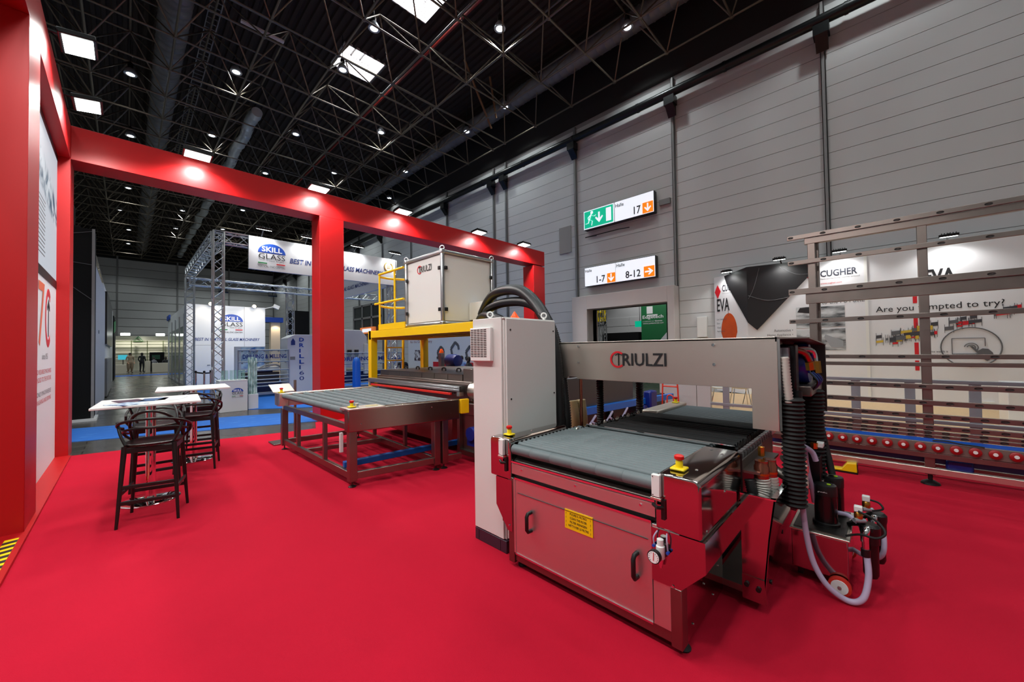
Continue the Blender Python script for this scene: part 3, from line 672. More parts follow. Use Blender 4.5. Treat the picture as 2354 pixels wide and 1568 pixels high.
# ------------------------------------------------------------------ bar tables, stools, brochures
def bar_table(x, y, rz, label):
    t = thing('bar_table', (x, y, 0.012), label, 'table', 'white bar tables', rz)
    L = lambda mb, n, mt, **k: mb.build(n, mt, t, local=True, **k)
    L(box(-0.41, 0.41, -0.42, 0.42, 1.058, 1.08), 'table_top', white_gloss, bevel=0.004)
    L(MB().cyl((0, 0, 0.02), (0, 0, 1.04), 0.042, 24), 'column', chrome)
    L(MB().lathe([(0.25, 0.0), (0.25, 0.006), (0.235, 0.014), (0.05, 0.022), (0.045, 0.05)], (0, 0, 0), 'z', 32), 'base_plate', chrome)
    L(box(-0.15, 0.15, -0.15, 0.15, 1.035, 1.055), 'mounting_plate', steel_dark, smooth=False)
    return t
bar_table(0.19, 5.74, math.radians(-4), 'nearer white square bar table with brochures on its top')
bar_table(0.71, 7.42, math.radians(-4), 'farther white square bar table with an empty top')
def make_stool(loc, rz, label):
    t = thing('bar_stool', loc, label, 'bar stool', 'black bar stools', rz)
    L = lambda mb, n, **k: mb.build(n, stool_black, t, local=True, **k)
    # seat: dished, rounded shell
    n = 20; prof = []; vs = []; fs = []
    rings = [(0.0, 0.725), (0.08, 0.727), (0.15, 0.735), (0.195, 0.748), (0.205, 0.742), (0.2, 0.722), (0.12, 0.708), (0.0, 0.705)]
    for r, z in rings[1:-1]:
        for j in range(n):
            g = 2*PI*j/n; c, s = math.cos(g), math.sin(g); k = (abs(c)**3.2+abs(s)**3.2)**(-1/3.2)
            vs.append((c*r*k*1.02, s*r*k*0.98, z))
    R = len(rings)-2
    for i in range(R-1):
        for j in range(n): fs.append((i*n+j, i*n+(j+1) % n, (i+1)*n+(j+1) % n, (i+1)*n+j))
    fs.append(tuple(range(n))); fs.append(tuple((R-1)*n+j for j in reversed(range(n))))
    L(MB().add(vs, fs), 'seat', angle=60)
    feet = {}
    for sx in (-1, 1):
        for sy in (-1, 1):
            top = V((sx*0.175, sy*0.165, 0.73)); ft = V((sx*0.215, sy*0.215, 0.0)); feet[(sx, sy)] = (top, ft)
            L(MB().tube([ft, ft.lerp(top, 0.5), top], [0.012, 0.017, 0.021], 10), 'leg')
    at = lambda k, z: feet[k][1].lerp(feet[k][0], z/0.73)
    for a, b, z in (((-1,-1),(1,-1),0.22), ((-1,1),(1,1),0.22), ((-1,-1),(1,-1),0.36), ((-1,-1),(-1,1),0.30), ((1,-1),(1,1),0.30)):
        L(MB().bar(at(a, z), at(b, z), 0.018, 0.034), 'footrest', bevel=0.004)
    for a, b in (((-1,-1),(1,-1)), ((-1,1),(1,1)), ((-1,-1),(-1,1)), ((1,-1),(1,1))):
        pa, pb = at(a, 0.69), at(b, 0.69); L(MB().bar(pa, pb, 0.022, 0.05), 'apron', bevel=0.005)
    # three interwoven back loops (the back is on the -y side)
    def loop(h, w0, yb, yf, zf, bend):
        P = []
        for i in range(13):
            g = -PI*0.02+PI*1.04*i/12; c, s = math.cos(g), math.sin(g)
            P.append((w0*c*(1+0.06*s), yf+(yb-yf)*s**bend if s > 0 else yf, zf+(h-zf)*max(0, s)**0.8))
        return P
    L(MB().tube(spline(loop(1.05, 0.19, -0.22, 0.14, 0.73, 1.0), 3), 0.0125, 8), 'back_loop')
    L(MB().tube(spline(loop(0.985, 0.26, -0.27, 0.10, 0.86, 0.7), 3), 0.0125, 8), 'back_loop')
    L(MB().tube(spline(loop(0.90, 0.235, -0.25, 0.17, 0.80, 0.8), 3), 0.0125, 8), 'back_loop')
    for sx in (-1, 1):
        L(MB().tube(spline([(sx*0.255, 0.10, 0.87), (sx*0.25, 0.12, 0.80), (sx*0.2, 0.15, 0.74)], 4), 0.0125, 8), 'arm_link')
        L(MB().tube(spline([(sx*0.24, -0.1, 0.95), (sx*0.21, -0.14, 0.84), (sx*0.17, -0.16, 0.74)], 4), 0.0125, 8), 'arm_link')
    return t
st0 = make_stool((0.20, 5.16, 0.012), math.radians(-14), 'black bar stool nearest the camera, at the near side of the brochure table')
dup(st0, (0.26, 6.34, 0.012), math.radians(176), 'black bar stool behind the brochure table, facing the camera')
dup(st0, (0.70, 6.86, 0.012), math.radians(-14), 'black bar stool at the near side of the empty white table')
dup(st0, (0.86, 7.95, 0.012), math.radians(168), 'black bar stool behind the empty white table, mostly hidden')
mag_b = streak_mat('brochure_blue', (30, 60, 110), (196, 216, 232), 12, 0.4, 0.6, (1, 1, 1))
for k, (x, y, rz, mt_, lb) in enumerate(((0.0, 5.50, 0.5, mag_b, 'blue glass-pattern brochure lying flat on the near table'), (0.02, 5.84, 0.2, mat('brochure_purple', (70, 44, 66), 0.4), 'dark purple folder at the back of the near table'),
     (0.22, 5.80, -0.2, mat('brochure_navy', (60, 90, 130), 0.4), 'blue grey catalogue at the back of the near table'), (0.36, 5.74, -0.3, mat('brochure_white', (226, 226, 230), 0.4), 'white stapled sheets at the right back of the near table'))):
    R = Matrix.Rotation(rz, 3, 'Z')
    tag(MB().obox((x, y, 1.0945+0.0*k), 0.21, 0.297, 0.004, R).build('brochure', mt_, smooth=False), lb, 'brochure', 'brochures on the near table')

# ------------------------------------------------------------------ roller conveyor on the left of the white cabinet
FRc, FLc, RRc, RLc = V((1.774, 4.38, 0)), V((1.72, 7.12, 0)), V((3.15, 4.10, 0)), V((3.30, 6.95, 0))
def cv(u, v, z):
    p = FRc*(1-u)*(1-v)+RRc*u*(1-v)+FLc*(1-u)*v+RLc*u*v; return V((p.x, p.y, z))
def cprism(uvs, z0, z1):
    n = len(uvs); mb = MB(); vs = [cv(u, v, z0) for u, v in uvs]+[cv(u, v, z1) for u, v in uvs]
    return mb.add(vs, [tuple(reversed(range(n))), tuple(range(n, 2*n))]+[(i, (i+1) % n, (i+1) % n+n, i+n) for i in range(n)])
cn = thing('roller_conveyor', (2.5, 5.6, 0.012), 'steel framed conveyor table with grey rubber rollers behind the white cabinet', 'conveyor')
cprism([(0, 0), (1.0, 0), (1.0, 0.04), (0, 0.04)], 0.665, 0.93).build('side_panel', mat('conveyor_side_steel', (150, 134, 126), 0.26, 1.0, noise=0.03, nscale=20, rvar=0.03), cn, 0.012)
cprism([(0, 0.96), (1.02, 0.96), (1.02, 1.0), (0, 1.0)], 0.72, 0.93).build('side_panel', steel, cn, 0.012)
cprism([(0.0, 0.0), (0.3, 0.0), (0.3, 0.085), (0.0, 0.085)], 0.905, 0.936).build('drive_cover', steel, cn, 0.006)
cprism([(0.0, 0.93), (0.08, 0.93), (0.08, 1.03), (0.0, 1.03)], 0.73, 0.93).build('end_box', steel, cn, 0.006)
for k in range(10):
    u = 0.045+0.1*k; a, b = cv(u, 0.05, 0.885), cv(u, 0.95, 0.885); P = []; R = []
    for j in range(10):
        for e, rr in ((0.0, 0.038), (0.012, 0.042), (0.985, 0.042), (0.995, 0.038)):
            P.append(a.lerp(b, (j+e)/10)); R.append(rr)
    P += [b, b+V((0, 0.02, 0))]; R += [0.038, 0.012]
    MB().tube(P, R, 12).build('roller', roller_grey, cn)
brk = MB()
for k in range(10):
    for v in (0.045, 0.957): c = cv(0.045+0.1*k, v, 0.85); brk.box(c.x-0.02, c.x+0.02, c.y-0.012, c.y+0.012, 0.8, 0.9)
tag(brk.build('bearing_blocks', black_plastic, cn, smooth=False), None, None, kind='stuff')
def leg_at(u, v, wd=0.09, z0=0.08, z1=0.67):
    c = cv(u, v, 0); MB().box(c.x-wd/2, c.x+wd/2, c.y-wd/2, c.y+wd/2, z0, z1).build('leg', steel_dull, cn, 0.005)
    ft = MB().cyl((c.x, c.y, 0.02), (c.x, c.y, z0), 0.01, 8); ft.lathe([(0.045, 0.012), (0.045, 0.02), (0.02, 0.032)], (c.x, c.y, 0), 'z', 14); ft.build('levelling_foot', steel_dark, cn)
for u, v in ((0.06, 0.04), (0.06, 0.97), (0.80, 0.04), (0.88, 0.04), (0.80, 0.97)): leg_at(u, v)
def rail(p, q, z, h=0.08, w_=0.05, nm='rail'):
    a, b = cv(*p, z), cv(*q, z); MB().bar(a, b, w_, h).build(nm, steel_dull, cn, 0.004)
rail((0.06, 0.05), (0.06, 0.96), 0.14); rail((0.06, 0.05), (0.06, 0.96), 0.70, 0.07)
rail((0.06, 0.04), (0.80, 0.04), 0.14); rail((0.06, 0.97), (0.80, 0.97), 0.14); rail((0.80, 0.05), (0.80, 0.96), 0.14); rail((0.80, 0.05), (0.80, 0.96), 0.70, 0.07)
rail((0.06, 0.64), (0.80, 0.62), 0.14, 0.06); rail((0.88, 0.04), (1.06, 0.04), 0.14)
for v in (0.34, 0.72):
    for u in (0.06, 0.80):
        a = cv(u, v, 0.18); MB().bar(a, (a.x, a.y, 0.67), 0.05).build('upright', steel_dull, cn, 0.004)
MB().bar((1.86, 4.74, 0.215), (3.5, 4.52, 0.235), 0.075, 0.07).build('cable_duct', blue_paint, cn, 0.006)['label'] = 'blue tube running low through the frame'
MB().box(1.83, 1.87, 4.76, 4.79, 0.36, 0.6).build('sensor_stick', white_plastic, cn, 0.004)
c = cv(0.93, 0, 0); MB().obox((3.215, 4.085, 0.83), 0.12, 0.06, 0.19, Matrix.Rotation(-0.2, 3, 'Z')).build('end_cover', yellow, cn, 0.005)['label'] = 'yellow end cover'
for u, z in ((0.1, 0.75), (0.72, 0.86)):
    q = cv(u, -0.002, z); MB().lathe([(0.006, -0.004), (0.009, 0.0), (0.004, 0.004)], q, 'y', 8).build('screw', chrome, cn)
MB().lathe([(0.018, 0), (0.018, 0.03), (0.022, 0.035), (0.022, 0.045)], cv(0.1, 0.04, 0.936), 'z', 12).build('push_button', white_plastic, cn)
q = cv(0.22, 0.04, 0.938); MB().obox(q, 0.14, 0.05, 0.002, Matrix.Rotation(-0.2, 3, 'Z')).build('type_plate', mat('type_plate', (190, 180, 110), 0.4), cn, smooth=False)

def estop(x, y, z, label, s=1.0, plate=True):
    t = thing('emergency_stop', (x, y, z), label, 'emergency stop', 'emergency stop buttons')
    MB().box(x-0.036*s, x+0.036*s, y-0.036*s, y+0.036*s, z, z+0.014*s).build('base', yellow_plain, t, 0.006*s)
    MB().lathe([(0.018*s, 0.014*s), (0.018*s, 0.042*s), (0.014*s, 0.05*s)], (x, y, z), 'z', 14).build('collar', yellow_plain, t)
    MB().lathe([(0.016*s, 0.05*s), (0.024*s, 0.056*s), (0.024*s, 0.07*s), (0.016*s, 0.076*s), (0.004*s, 0.077*s)], (x, y, z), 'z', 16).build('button', red_plastic, t)
q = cv(0.06, 0.04, 0); estop(q.x, q.y, 0.936, 'emergency stop button on the near corner of the conveyor table', 1.1)
q = cv(0.04, 0.985, 0); estop(q.x, q.y, 0.93, 'emergency stop button on the far left corner of the conveyor table', 1.1)
cd = thing('control_desk', (1.86, 7.62, 0.012), 'small steel control desk with tilted top at the left end of the conveyor table', 'control desk')
MB().prism([(7.22, 0.925), (7.52, 1.03), (7.52, 1.045), (7.22, 0.94)], 'x', 1.70, 2.02).build('desk_top', steel, cd, 0.003)
MB().cyl((2.14, 7.62, 0.03), (2.14, 7.62, 1.09), 0.022, 10).build('signal_post', steel_dull, cd)
MB().bar((1.93, 7.45, 0.05), (1.93, 7.45, 1.0), 0.06).build('post', white_plastic, cd, 0.004)
box(1.75, 2.2, 7.4, 7.75, 0.012, 0.035).build('foot_plate', steel_dull, cd, 0.006)

# aluminium scanner gate at the end of the conveyor
sg = thing('scanner_gate', (3.35, 5.7, 0.93), 'aluminium profile gate with a red bar across the far end of the conveyor', 'scanner gate')
MB().box(3.30, 3.38, 4.30, 4.36, 0.93, 1.0).box(3.30, 3.38, 7.08, 7.14, 0.93, 1.0).build('upright', alu, sg, 0.004)
cb = MB().box(3.29, 3.37, 4.28, 7.16, 1.0, 1.075)
for z in (1.018, 1.05): cb.box(3.284, 3.29, 4.30, 7.14, z, z+0.012)
cb.build('crossbar', alu, sg, 0.003); box(3.285, 3.375, 4.265, 4.28, 0.997, 1.078).build('end_cap', black_plastic, sg, 0.003)
MB().bar((3.27, 4.45, 0.962), (3.27, 6.98, 0.962), 0.03, 0.032).build('light_bar', red_bar, sg, 0.003)['label'] = 'bright red bar'
MB().bar((3.30, 4.4, 0.975), (3.30, 7.06, 0.975), 0.02, 0.02).build('support_bar', black_metal, sg, smooth=False)

# ------------------------------------------------------------------ steel washer behind the conveyor
ws = thing('glass_washer', (4.4, 5.6, 0.012), 'long low steel glass washing machine standing under the yellow platform', 'machine')
box(3.45, 5.6, 4.2, 7.05, 0.85, 1.13).build('hood', steel_dull, ws, 0.01)
MB().prism([(3.42, 0.9), (3.42, 1.09), (3.5, 1.13), (3.6, 1.13), (3.6, 0.9)], 'y', 4.25, 7.04).build('front_fold', steel_dull, ws, smooth=False)
MB().lathe([(0.13, 4.02), (0.13, 4.24)], (3.52, 0, 1.0), 'y', 20).build('end_drum', steel, ws)
for k in range(7): box(3.5, 3.53, 4.48+k*0.372, 4.84+k*0.372, 1.13, 1.222).build('cover_panel', steel_dull, ws, 0.003)
box(3.5, 5.3, 4.48, 7.06, 1.215, 1.225).build('top_plate', steel_dull, ws, smooth=False)
box(3.5, 5.3, 4.0, 4.46, 1.12, 1.31).build('side_hood', steel_dull, ws, 0.005)
for k in range(6):
    y = 4.72+k*0.43; MB().tube(spline([(3.95, y-0.05, 1.225), (3.95, y-0.05, 1.265), (3.95, y, 1.275), (3.95, y+0.05, 1.265), (3.95, y+0.05, 1.225)], 3), 0.013, 6).build('handle', black_plastic, ws)
box(3.5, 5.6, 4.75, 7.05, 0.14, 0.85).build('lower_tank', mat('lower_tank_steel', (150, 120, 116), 0.3, 1.0), ws, 0.008)
fr = MB().box(3.36, 3.44, 3.9, 4.44, 0.68, 0.84); fr.build('side_beam', steel_dull, ws, 0.004)
MB().box(3.36, 3.42, 4.38, 4.44, 0.16, 0.7).build('leg', steel_dull, ws, 0.004); MB().box(3.36, 3.42, 3.6, 4.44, 0.10, 0.17).build('base_rail', steel_dull, ws, 0.004)
box(3.42, 3.46, 3.6, 4.44, 0.15, 0.66).build('cover_plate', steel_dull, ws, smooth=False)
mo = MB().cyl((3.2, 3.95, 0.47), (3.42, 3.95, 0.47), 0.09, 14).box(3.24, 3.36, 3.86, 4.06, 0.3, 0.42); mo.build('drive_motor', blue_motor, ws)['label'] = 'blue electric motor'
for k in range(3): MB().cyl((3.6+k*0.8, 4.6, 0.012), (3.6+k*0.8, 4.6, 0.15), 0.03, 10).build('levelling_foot', steel_dark, ws)
bm_ = thing('blower_unit', (5.2, 7.2, 1.225), 'grey column with blue motor and orange lamp rising behind the washer', 'machine')
box(5.15, 5.25, 7.38, 7.5, 0.012, 1.52).build('column', steel_dull, bm_, 0.006)
MB().lathe([(0.03, -0.2), (0.13, -0.18), (0.15, -0.1), (0.15, 0.14), (0.08, 0.2)], (5.25, 7.05, 1.34), 'y', 18).build('motor', blue_motor, bm_)
box(5.05, 5.5, 6.7, 7.5, 1.08, 1.14).build('bracket', steel_dull, bm_, 0.005)
MB().lathe([(0.05, 0.0), (0.05, 0.04), (0.02, 0.1)], (5.2, 7.44, 1.52), 'z', 10).build('beacon', amber, bm_)

# ------------------------------------------------------------------ yellow platform with the grey box on it
yp = thing('steel_platform', (4.1, 6, 0.012), 'yellow painted steel service platform on posts above the washer', 'platform')
for x, y in ((3.45, 7.36), (4.66, 7.36), (3.45, 3.95), (4.66, 3.95)): box(x, x+0.13, y, y+0.13, 0.012, 2.0).build('post', yellow, yp, 0.004)
box(3.44, 3.5, 3.95, 7.36, 1.855, 1.99).build('front_beam', yellow, yp, 0.004); box(4.7, 4.76, 3.95, 7.36, 1.855, 1.99).build('rear_beam', yellow, yp, 0.004)
box(3.45, 4.76, 7.34, 7.46, 1.82, 2.0).build('side_beam', yellow, yp, 0.004); box(3.45, 4.76, 3.95, 4.05, 1.82, 2.0).build('side_beam', yellow, yp, 0.004)
for k in range(6): box(3.5, 4.7, 4.3+k*0.55, 4.36+k*0.55, 1.88, 1.97).build('joist', yellow, yp, smooth=False)
box(3.5, 4.72, 3.95, 7.36, 1.97, 2.0).build('deck', yellow, yp, smooth=False)
box(3.47, 3.49, 6.08, 7.10, 2.0, 2.11).build('toe_board', yellow, yp, smooth=False); box(3.47, 4.7, 7.08, 7.1, 2.0, 2.11).build('toe_board', yellow, yp, smooth=False)
for x, y in ((3.5, 7.08), (3.5, 6.48), (4.66, 7.08)): MB().bar((x, y, 2.0), (x, y, 3.11), 0.04, 0.02).build('railing_post', yellow, yp, smooth=False)
for z in (3.1, 2.53): MB().cyl((3.5, 7.1, z), (3.5, 6.16, z), 0.022, 10).build('handrail', yellow, yp)
for z in (3.06, 2.48): MB().tube(spline([(3.5, 7.1, z), (3.72, 7.0, z-0.03), (4.2, 6.98, z), (4.66, 7.08, z+0.02)], 4), 0.022, 10).build('handrail', yellow, yp)
MB().cyl((3.5, 7.08, 2.53), (3.5, 7.28, 2.53), 0.022, 8).build('rail_stub', yellow, yp)
ld = thing('ladder', (4.08, 7.62, 0.012), 'yellow ladder leaning up to the left edge of the yellow platform', 'ladder')
for x in (3.88, 4.29): MB().bar((x, 7.62, 0.012), (x, 7.58, 2.05), 0.06, 0.03).build('stile', yellow, ld, 0.003)
for k in range(7): MB().bar((3.88, 7.61, 0.26+k*0.28), (4.29, 7.61, 0.26+k*0.28), 0.035, 0.025).build('rung', yellow, ld, smooth=False)
fb = thing('filter_housing', (4.15, 5.66, 2.0), 'big pale grey panelled box with aluminium edges on the yellow platform', 'machine housing')
bx0, bx1, by0, by1, bz0, bz1 = 3.6, 4.69, 5.1, 6.23, 2.03, 3.21
box(bx0+0.02, bx1-0.02, by0+0.02, by1-0.02, bz0+0.02, bz1-0.02).build('body', white_paint, fb, smooth=False)
box(bx0+0.01, bx0+0.02, by0+0.05, by1-0.05, bz0+0.05, bz1-0.05).build('panel', white_paint, fb, smooth=False); box(bx0+0.05, bx1-0.05, by0+0.01, by0+0.02, bz0+0.05, bz1-0.05).build('panel', white_paint, fb, smooth=False)
for x in (bx0, bx1):
    for y in (by0, by1): MB().bar((x, y, bz0), (x, y, bz1), 0.055).build('edge_profile', alu, fb, 0.015)
for z in (bz0, bz1):
    for y in (by0, by1): MB().bar((bx0, y, z), (bx1, y, z), 0.055).build('edge_profile', alu, fb, 0.015)
    for x in (bx0, bx1): MB().bar((x, by0, z), (x, by1, z), 0.055).build('edge_profile', alu, fb, 0.015)
for x, y, z in ((bx0, by0, bz0), (bx0, by0, bz1), (bx1, by0, bz1), (bx0, by1, bz1), (bx0, by1, bz0)): MB().obox((x, y, z), 0.075, 0.075, 0.075).build('corner_cap', alu, fb, 0.015)
for p in ((bx0-0.02, by0+0.06, 2.94), (bx0-0.02, by0+0.06, 2.26), (bx0-0.02, by1-0.05, 2.86), (bx0-0.02, by1-0.05, 2.26)): MB().obox(p, 0.03, 0.05, 0.06).build('latch', black_plastic, fb, 0.006)
for p in ((bx0+0.06, by0-0.02, 2.94), (bx0+0.06, by0-0.02, 2.26), (bx1-0.04, by0-0.02, 2.9)): MB().obox(p, 0.05, 0.03, 0.06).build('latch', black_plastic, fb, 0.006)
for p in ((bx0, by0), (bx1, by0), (bx0, by1)): MB().tube(arc((p[0], p[1], bz1+0.055), 0.035, 0, 2*PI, 12, (0.7, -0.7, 0), (0, 0, 1))[:-1], 0.009, 6, True).build('lifting_eye', alu, fb)
def maker_logo(parent, yl, yr, z0, z1, x, d=NX, xdir=NY):
    """red open ring with an arrow-shaped T, then the remaining letters; reads along xdir from yl"""
    h = z1-z0; L = abs(yl-yr); s = -1 if xdir.y < 0 else 1
    cy = yl+s*0.16*L; r = h*0.62; zc = (z0+z1)/2
    flat_ring((x, cy, zc), r*0.86, r*1.1, math.radians(48), math.radians(312), (0, s, 0), (0, 0, 1), ink_red, parent, 'logo_ring')
    ty = cy+s*h*0.08
    MB().bar((x, ty, z0), (x, ty, z1), 0.004, h*0.13, V((1, 0, 0))).bar((x, ty, z1), (x, ty-h*0.3, z1-h*0.16), 0.004, h*0.13, V((1, 0, 0))).bar((x, ty, z1), (x, ty+h*0.3, z1-h*0.16), 0.004, h*0.13, V((1, 0, 0))).build('logo_arrow', ink_black, parent, smooth=False)
    text('RIULZI', (x, yl+s*0.25*L, z0), xdir, L*0.75, h, ink_black, parent, off=0.012, depth=0.002)
maker_logo(fb, 5.86, 5.42, 2.95, 3.06, bx0+0.005)
fd = MB().box(4.15, 4.4, 4.75, 5.1, 2.1, 2.4); fd.build('outlet_box', white_paint, fb, 0.005)
# ------------------------------------------------------------------ white electric cabinet
ca = thing('electric_cabinet', (2.38, 2.3, 0.012), 'tall white electric cabinet with a louvred vent at the machine corner', 'cabinet')
cx0, cx1, cy0, cy1 = 2.075, 2.72, 2.125, 2.49
box(cx0+0.005, cx1, cy0+0.005, cy1, 0.11, 1.835).build('body', white_paint, ca, 0.006)
box(cx0-0.012, cx0+0.005, cy0+0.02, cy1, 0.115, 1.85).build('door', white_paint, ca, 0.004)
box(cx0+0.015, cx1-0.01, cy0-0.012, cy0+0.005, 0.12, 1.84).build('side_panel', white_paint, ca, 0.004)
box(cx0, cx1, cy0, cy1, 1.835, 1.85).build('roof', white_paint, ca, 0.004)
pb_ = mat('plinth_purple', (52, 34, 48), 0.45)
box(cx0-0.012, cx1, cy0-0.008, cy1, 0.012, 0.108).build('plinth', pb_, ca, 0.004)
for y in (cy0+0.06, cy1-0.05): box(cx0-0.014, cx0-0.011, y-0.001, y+0.001, 0.02, 0.1).build('plinth_joint', black_plastic, ca, smooth=False)
box(cx0-0.045, cx0-0.012, 2.235, 2.488, 1.50, 1.775).build('vent_frame', white_plastic, ca, 0.006)
vg = MB()
for i in range(16):
    for j in range(5): vg.box(cx0-0.0465, cx0-0.044, 2.282+j*0.0405, 2.315+j*0.0405, 1.535+i*0.0145, 1.543+i*0.0145)
tag(vg.build('vent_slots', mat('slot_shadow', (70, 56, 54), 0.8), ca, smooth=False), None, None, kind='stuff')
for x in (cx0+0.06, cx1-0.04):
    for z in (1.75, 1.2): MB().lathe([(0.007, -0.004), (0.007, 0.0)], (x, cy0-0.012, z), 'y', 8).build('screw', steel_dark, ca)
for p in ((2.2, 2.42), (2.66, 2.2)): 
    MB().tube(arc((p[0], p[1], 1.895), 0.024, 0, 2*PI, 12, (0.6, -0.8, 0), (0, 0, 1))[:-1], 0.007, 6, True).build('lifting_eye', white_plastic, ca); MB().cyl((p[0], p[1], 1.85), (p[0], p[1], 1.875), 0.012, 10).build('eye_bolt', white_plastic, ca)
MB().lathe([(0.05, 0.0), (0.05, 0.012), (0.035, 0.03), (0.004, 0.075)], (2.38, 2.3, 1.85), 'z', 6).build('beacon', amber, ca, smooth=False)['label'] = 'orange warning beacon'
def corr_hose(pts, r, mt, name, label, cat, n=10, ring=0.02, parent=None, depth=0.12):
    P = spline(pts, 10); out = []; rs = []; acc = 0; L = sum((b-a).length for a, b in zip(P, P[1:])); k = int(L/ring)*2
    # resample evenly
    d = [0]
    for a, b in zip(P, P[1:]): d.append(d[-1]+(b-a).length)
    j = 0
    for i in range(k+1):
        t = L*i/k
        while j < len(d)-2 and d[j+1] < t: j += 1
        s = (t-d[j])/max(1e-9, d[j+1]-d[j]); out.append(P[j].lerp(P[j+1], s)); rs.append(r*(1+depth*(1 if i % 2 else -1)))
    o = MB().tube(out, rs, n).build(name, mt, parent, angle=80)
    return tag(o, label, cat) if label else o
corr_hose([(4.27, 4.95, 2.16), (3.9, 4.35, 2.32), (3.5, 3.7, 2.36), (3.15, 2.95, 2.26), (2.98, 2.5, 1.98), (2.93, 2.3, 1.6), (2.9, 2.24, 1.1), (2.9, 2.22, 0.5)], 0.062, hose_black, 'corrugated_hose', 'thick black corrugated hose arching over the cabinet, upper of the two', 'hose', ring=0.024, depth=0.05)
corr_hose([(4.27, 4.85, 2.16), (3.8, 4.2, 2.2), (3.45, 3.5, 2.2), (3.16, 2.8, 2.1), (3.04, 2.45, 1.85), (3.0, 2.3, 1.5), (2.98, 2.22, 1.0), (2.98, 2.2, 0.5)], 0.055, hose_black, 'corrugated_hose', 'thick black corrugated hose arching over the cabinet, lower of the two', 'hose', ring=0.024, depth=0.08)
corr_hose([(4.27, 5.0, 2.08), (3.9, 4.5, 2.1), (3.5, 3.9, 2.06), (3.3, 3.4, 1.95), (3.2, 2.9, 1.7)], 0.055, hose_black, 'corrugated_hose', 'short black corrugated hose lying low behind the cabinet roof', 'hose', ring=0.024, depth=0.05)
tag(MB().tube(arc((2.985, 2.46, 1.93), 0.075, 0, 2*PI, 14, (1, 0, 0), (0, 0.7, 0.7))[:-1], 0.012, 6, True).build('hose_clamp', black_plastic), 'black strap ring around the hose bend beside the cabinet', 'clamp')

# ------------------------------------------------------------------ the big brushing / washing machine in front
X0 = 1.97
mw = thing('brushing_machine', (3.3, 1.4, 0.012), 'large stainless steel machine with grey roller bed and bridge, nearest the camera', 'machine')
def P_(mb, n, mt, **k): return mb.build(n, mt, mw, **k)
# base body and legs
P_(box(X0+0.06, 4.55, 0.82, 1.95, 0.14, 0.78), 'base_body', steel_dark, smooth=False)
P_(MB().prism([(1.995, 0.05), (1.94, 0.05), (1.94, 0.66), (1.995, 0.66)], 'x', X0, X0+0.07), 'leg', steel_dull, bevel=0.004)
P_(MB().prism([(0.815, 0.06), (0.757, 0.06), (0.757, 0.364), (0.815, 0.364)], 'x', X0-0.006, X0+0.07), 'leg', steel_dull, bevel=0.004)
P_(box(X0+0.012, X0+0.08, 0.80, 1.94, 0.065, 0.125), 'bottom_rail', steel_dull, bevel=0.004)
dr = P_(box(X0+0.004, X0+0.02, 0.912, 1.925, 0.13, 0.655), 'door', steel_v, bevel=0.002)
P_(box(X0+0.0, X0+0.02, 0.765, 0.906, 0.13, 0.655), 'front_post', steel_v, bevel=0.002)
P_(box(X0+0.0, X0+0.02, 1.925, 1.94, 0.13, 0.655), 'front_strip', steel_v, smooth=False)
P_(box(X0-0.002, X0+0.004, 0.93, 1.90, 0.562, 0.564), 'fold_line', steel_dark, smooth=False)
P_(box(X0+0.0, X0+0.03, 0.912, 1.93, 0.118, 0.13), 'door_sill', chrome, smooth=False)
P_(box(X0+0.03, X0+0.05, 0.89, 1.96, 0.655, 0.70), 'dark_gap', black_plastic, smooth=False)
P_(MB().prism([(X0+0.004, 0.69), (X0+0.004, 0.76), (X0+0.02, 0.772), (X0+0.06, 0.772), (X0+0.06, 0.69)], 'y', 0.89, 1.96), 'front_fascia', steel_v, smooth=False)
P_(box(X0+0.0, X0+0.03, 0.912, 1.93, 0.655, 0.668), 'top_edge', chrome, smooth=False)
P_(MB().bar((X0+0.006, 0.89, 0.776), (X0+0.006, 1.96, 0.776), 0.014, 0.012), 'front_lip', chrome, smooth=False)
P_(MB().prism([(X0+0.02, 0.77), (X0+0.1, 0.83), (X0+0.1, 0.78), (X0+0.02, 0.76)], 'y', 0.89, 1.96), 'drip_tray', steel_dull, smooth=False)
for y, z in ((1.86, 0.735), (1.40, 0.735), (0.97, 0.735)): P_(MB().lathe([(0.007, -0.004), (0.005, 0.002), (0.002, 0.003)], (X0+0.002, y, z), 'x', 10), 'screw', chrome)
# handles on the door
for y, z0, z1 in ((1.777, 0.322, 0.472), (0.997, 0.325, 0.477)):
    h = MB().tube([(X0+0.004, y, z0+0.012), (X0-0.03, y, z0+0.014), (X0-0.042, y, z0+0.03), (X0-0.042, y, z1-0.03), (X0-0.03, y, z1-0.014), (X0+0.004, y, z1-0.012)], 0.013, 10)
    h.build('door_handle', black_plastic, dr)
lb = thing('filter_label', (X0-0.002, 1.38, 0.45), 'yellow label with four lines of filter cleaning text on the machine door', 'label')
box(X0-0.0005, X0+0.004, 1.276, 1.483, 0.452, 0.572).build('plate', yellow, lb, smooth=False)
for k, s_ in enumerate(('PULIRE IL FILTRO', 'CLEAN THE FILTER', 'FILTER REINIGEN', 'NETTOYER LE FILTRE')):
    wd = 0.125 if k < 3 else 0.15; text(s_, (X0-0.0005, 1.38+wd/2, 0.542-0.024*k), NY, wd, 0.014, ink_black, lb, off=0.012, depth=0.0015)
for k in range(4):
    for y in (1.473, 1.292): text('!', (X0-0.0005, y, 0.541-0.026*k), NY, 0.003, 0.014, ink_black, lb, off=0.01, depth=0.0015)
